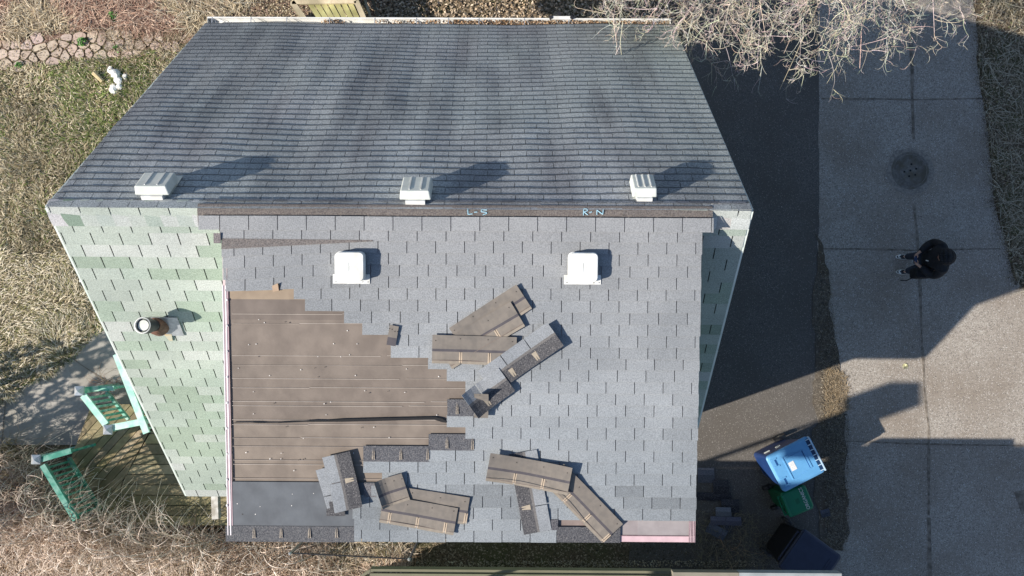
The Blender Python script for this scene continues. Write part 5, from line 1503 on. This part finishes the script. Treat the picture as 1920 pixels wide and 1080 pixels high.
o = ribbons_np('dry_stems', b, vnoise(b[:, 0] + 30, b[:, 1] + 30, 95, 1.7) * 9 + rng.normal(0, .9, N), rng.uniform(.10, .40, N), rng.uniform(.007, .015, N), rng.uniform(0, .14, N), cc * 1.05, M['straw']); tag(o, kind='stuff')
# rooted shrubs
def shrub(u, v, n, h, l, label, cols, cat='shrub'):
    p = P(u, v, 0); bs = [(p.x + random.gauss(0, .08), p.y + random.gauss(0, .08)) for _ in range(n)]
    o = canes('dry_shrub', bs, h, l * .4, l, .005, cols, twig=4); del o['kind']; tag(o, label, cat)
shrub(216, 718, 45, .6, .55, 'dry twiggy shrub between the long teal railing and the walk', [(.34, .22, .16), (.48, .35, .26), (.24, .15, .11)])
shrub(28, 800 + 30, 26, .35, .35, 'low brown shrub at the edge of the concrete walk by the left edge', [(.30, .25, .12), (.2, .17, .08)])
bs = [tuple(q[:2]) for q in scatter([(-80, -40), (560, -60), (400, 55), (-60, 70)], 260)]
canes('brambles', bs, .3, .3, .9, .0035, [(.62, .52, .42), (.50, .38, .30), (.42, .28, .22), (.55, .5, .42)], twig=2)
# a few vines poking out below the dormer
bs = [tuple(q[:2]) for q in scatter([(640, 1015), (800, 1015), (800, 1050), (640, 1050)], 40)] + [tuple(q[:2]) for q in scatter([(1330, 1000), (1400, 1010), (1380, 1050), (1340, 1050)], 14)]
canes('brambles', bs, .6, .2, .6, .004, [(.40, .26, .16), (.5, .38, .26)], twig=3)

# ------------------------------------------------------------------ bare tree at the top right
tree = empty('bare_tree', tuple(P(1455, -330, 0))); tag(tree, 'bare pale tree with fine tangled branches reaching over the drive and the roof corner', 'tree')
T_ = tree.location.copy()
fork = Vector((T_.x, T_.y, 2.9))
tp, trd, tcs = [], [], []
BC = [(.60, .54, .45), (.50, .45, .38), (.68, .62, .53), (.40, .36, .30)]
def add_path(pts, r0, r1, c):
    K = 9; n = len(pts)
    out = []
    for k in range(K):
        t = k / (K - 1) * (n - 1); i = min(int(t), n - 2); f = t - i; out.append(tuple(Vector(pts[i]).lerp(Vector(pts[i + 1]), f)))
    tp.append(out); trd.append([r0 + (r1 - r0) * k / (K - 1) for k in range(K)]); tcs.append(tuple(v * random.uniform(.85, 1.15) for v in c))
    return [Vector(q) for q in out]
def twig(p, d, L_, r, lv):
    pts = [p]; d = d.normalized(); q = p.copy(); ax = Vector((random.gauss(0, 1), random.gauss(0, 1), random.gauss(0, 1))).normalized(); cv = random.gauss(0, .30)
    for k in range(7):
        d = (d + ax.cross(d) * cv + Vector((random.gauss(0, .10), random.gauss(0, .10), random.gauss(0, .07))) + Vector((0, 0, -.02))).normalized(); q = q + d * (L_ / 7); pts.append(q.copy())
    pp = add_path(pts, r, r * .38, random.choice(BC))
    if lv > 0:
        n = random.randint(3, 5) if lv > 1 else random.randint(2, 4)
        for k in range(n):
            i = random.randint(2, 8); dd = (pp[min(i, 8)] - pp[i - 1]).normalized()
            sd = Vector((random.gauss(0, 1), random.gauss(0, 1), random.gauss(0, .6))); sd = (sd - dd * sd.dot(dd)).normalized()
            twig(pp[i], dd * .75 + sd * .8, L_ * random.uniform(.35, .7), r * .62, lv - 1)
LIMB = [((1462, 168), 4.9), ((1375, 118), 4.7), ((1316, 108), 4.5), ((1262, 62), 4.6), ((1230, 20), 4.9), ((1135, 28), 4.6), ((1545, 120), 5.1), ((1612, 128), 4.8), ((1690, 82), 4.6), ((1752, 62), 5.0),
        ((1810, 45), 4.6), ((1190, -10), 5.0), ((1400, 40), 5.3), ((1500, 60), 5.6), ((1640, 40), 5.4), ((1580, 90), 5.0), ((1440, 95), 5.0), ((1700, 20), 5.5), ((1340, 50), 5.2), ((1560, 20), 5.8), ((1500, 120), 5.0), ((1660, 105), 4.9), ((1780, 10), 4.8), ((1160, 55), 4.6), ((1215, 60), 4.6), ((1245, 90), 4.6), ((1290, 85), 4.6), ((1120, 0), 4.9), ((1420, 130), 4.9), ((1350, 90), 4.8), ((1470, 100), 5.2)]
def limb(px, z, ns=27, Ls=(.35, .95), r=.017, lv=2, tmin=.50):
    tgt = P(px[0], px[1], z); mid = fork.lerp(tgt, .5) + Vector((random.gauss(0, .7), random.gauss(0, .3), random.uniform(.5, .9)))
    pts = []
    for k in range(10):
        t = k / 9; q = fork * (1 - t) ** 2 + mid * 2 * t * (1 - t) + tgt * t * t
        pts.append(q + Vector((random.gauss(0, .05), random.gauss(0, .05), random.gauss(0, .05))) * (1 if 0 < k < 9 else 0))
    pp = add_path(pts, r, .004, random.choice(BC))
    for k in range(ns):
        t = random.uniform(tmin, 1.0); f = t * 8; i = min(7, int(f)); q = pp[i].lerp(pp[i + 1], f - i); dd = (pp[i + 1] - pp[i]).normalized()
        sd = Vector((random.gauss(0, 1), random.gauss(0, 1), random.gauss(0, .5))); sd = (sd - dd * sd.dot(dd)).normalized()
        twig(q, dd * .6 + sd, random.uniform(*Ls) * (1.15 - .55 * t), .0059, lv)
for px, z in LIMB: limb(px, z)
# long single shoots reaching over the roof
for pts_, z0, z1 in (([(1150, 30), (1153, 60), (1157, 85), (1158, 120), (1128, 155), (1130, 166)], 4.8, 4.75), ([(1168, 40), (1163, 80), (1166, 110), (1172, 130), (1172, 150)], 4.8, 4.8),
                     ([(1163, 85), (1152, 108), (1166, 128), (1172, 148), (1185, 138)], 4.8, 4.85), ([(1152, 108), (1142, 116), (1134, 104), (1130, 128)], 4.8, 4.7)):
    add_path([P(u, v, z0 + (z1 - z0) * k / len(pts_)) for k, (u, v) in enumerate(pts_)], .0068, .003, BC[0])
for k in range(26):
    u, v = random.choice(((1157, 85), (1130, 150), (1172, 140), (1150, 70), (1166, 60))); twig(P(u, v, 4.8), Vector((random.gauss(0, 1), random.gauss(0, 1), 0)), random.uniform(.05, .2), .003, 0)
o = tubes_np('crown', tp, trd, np.array(tcs), M['bark'], 4); o.parent = tree; o.location = -T_
m = MB(); m.tube([T_ + Vector((0, 0, -.05)), T_ + Vector((.05, 0, 1.2)), T_ + Vector((0, .03, 2.2)), fork + Vector((0, 0, .1))], [.17, .13, .115, .085], 12, (.28, .25, .21)); o = m.build('trunk', M['bark'], tree); o.location = -T_
print('tree paths', len(tp))

# ------------------------------------------------------------------ evergreen hedge trees out of frame at the left, whose shade falls on the walk and deck
def evergreen(x, y, h, r, n, label):
    root = empty('evergreen_tree', (x, y, 0)); tag(root, label, 'tree')
    z = rng.uniform(.15, 1, n); rad = r * (1.05 - z) ** .7 * np.sqrt(rng.uniform(.15, 1, n)) * (0.8 + .4 * vnoise(z * 9, np.zeros(n), 7)); a_ = rng.uniform(0, 6.28, n)
    b = np.stack([rad * np.cos(a_), rad * np.sin(a_), z * h], 1)
    o = leaves_np('crown', b, rng.uniform(.10, .24, n), palette(n, [(.03, .06, .02), (.05, .09, .03), (.02, .045, .02)]), M['plantgreen'], .7, root)
    m = MB(); m.tube([(0, 0, 0), (0, 0, h * .9)], [.12, .03], 8, (.2, .15, .1)); m.build('trunk', M['bark'], root)
for k_, (x_, y_, h_, lb_) in enumerate(((-12.5, -1.75, 3.5, 'dark conical evergreen nearest the lawn, beyond the left end of the walk'), (-12.7, -2.85, 4.1, 'dark evergreen second from the lawn beyond the walk'), (-12.9, -3.9, 4.0, 'dark evergreen third from the lawn beyond the walk'), (-15.2, -5.4, 5.6, 'tallest dark evergreen at the far end of the row beyond the walk'))):
    evergreen(x_, y_, h_, .95, 800, lb_)
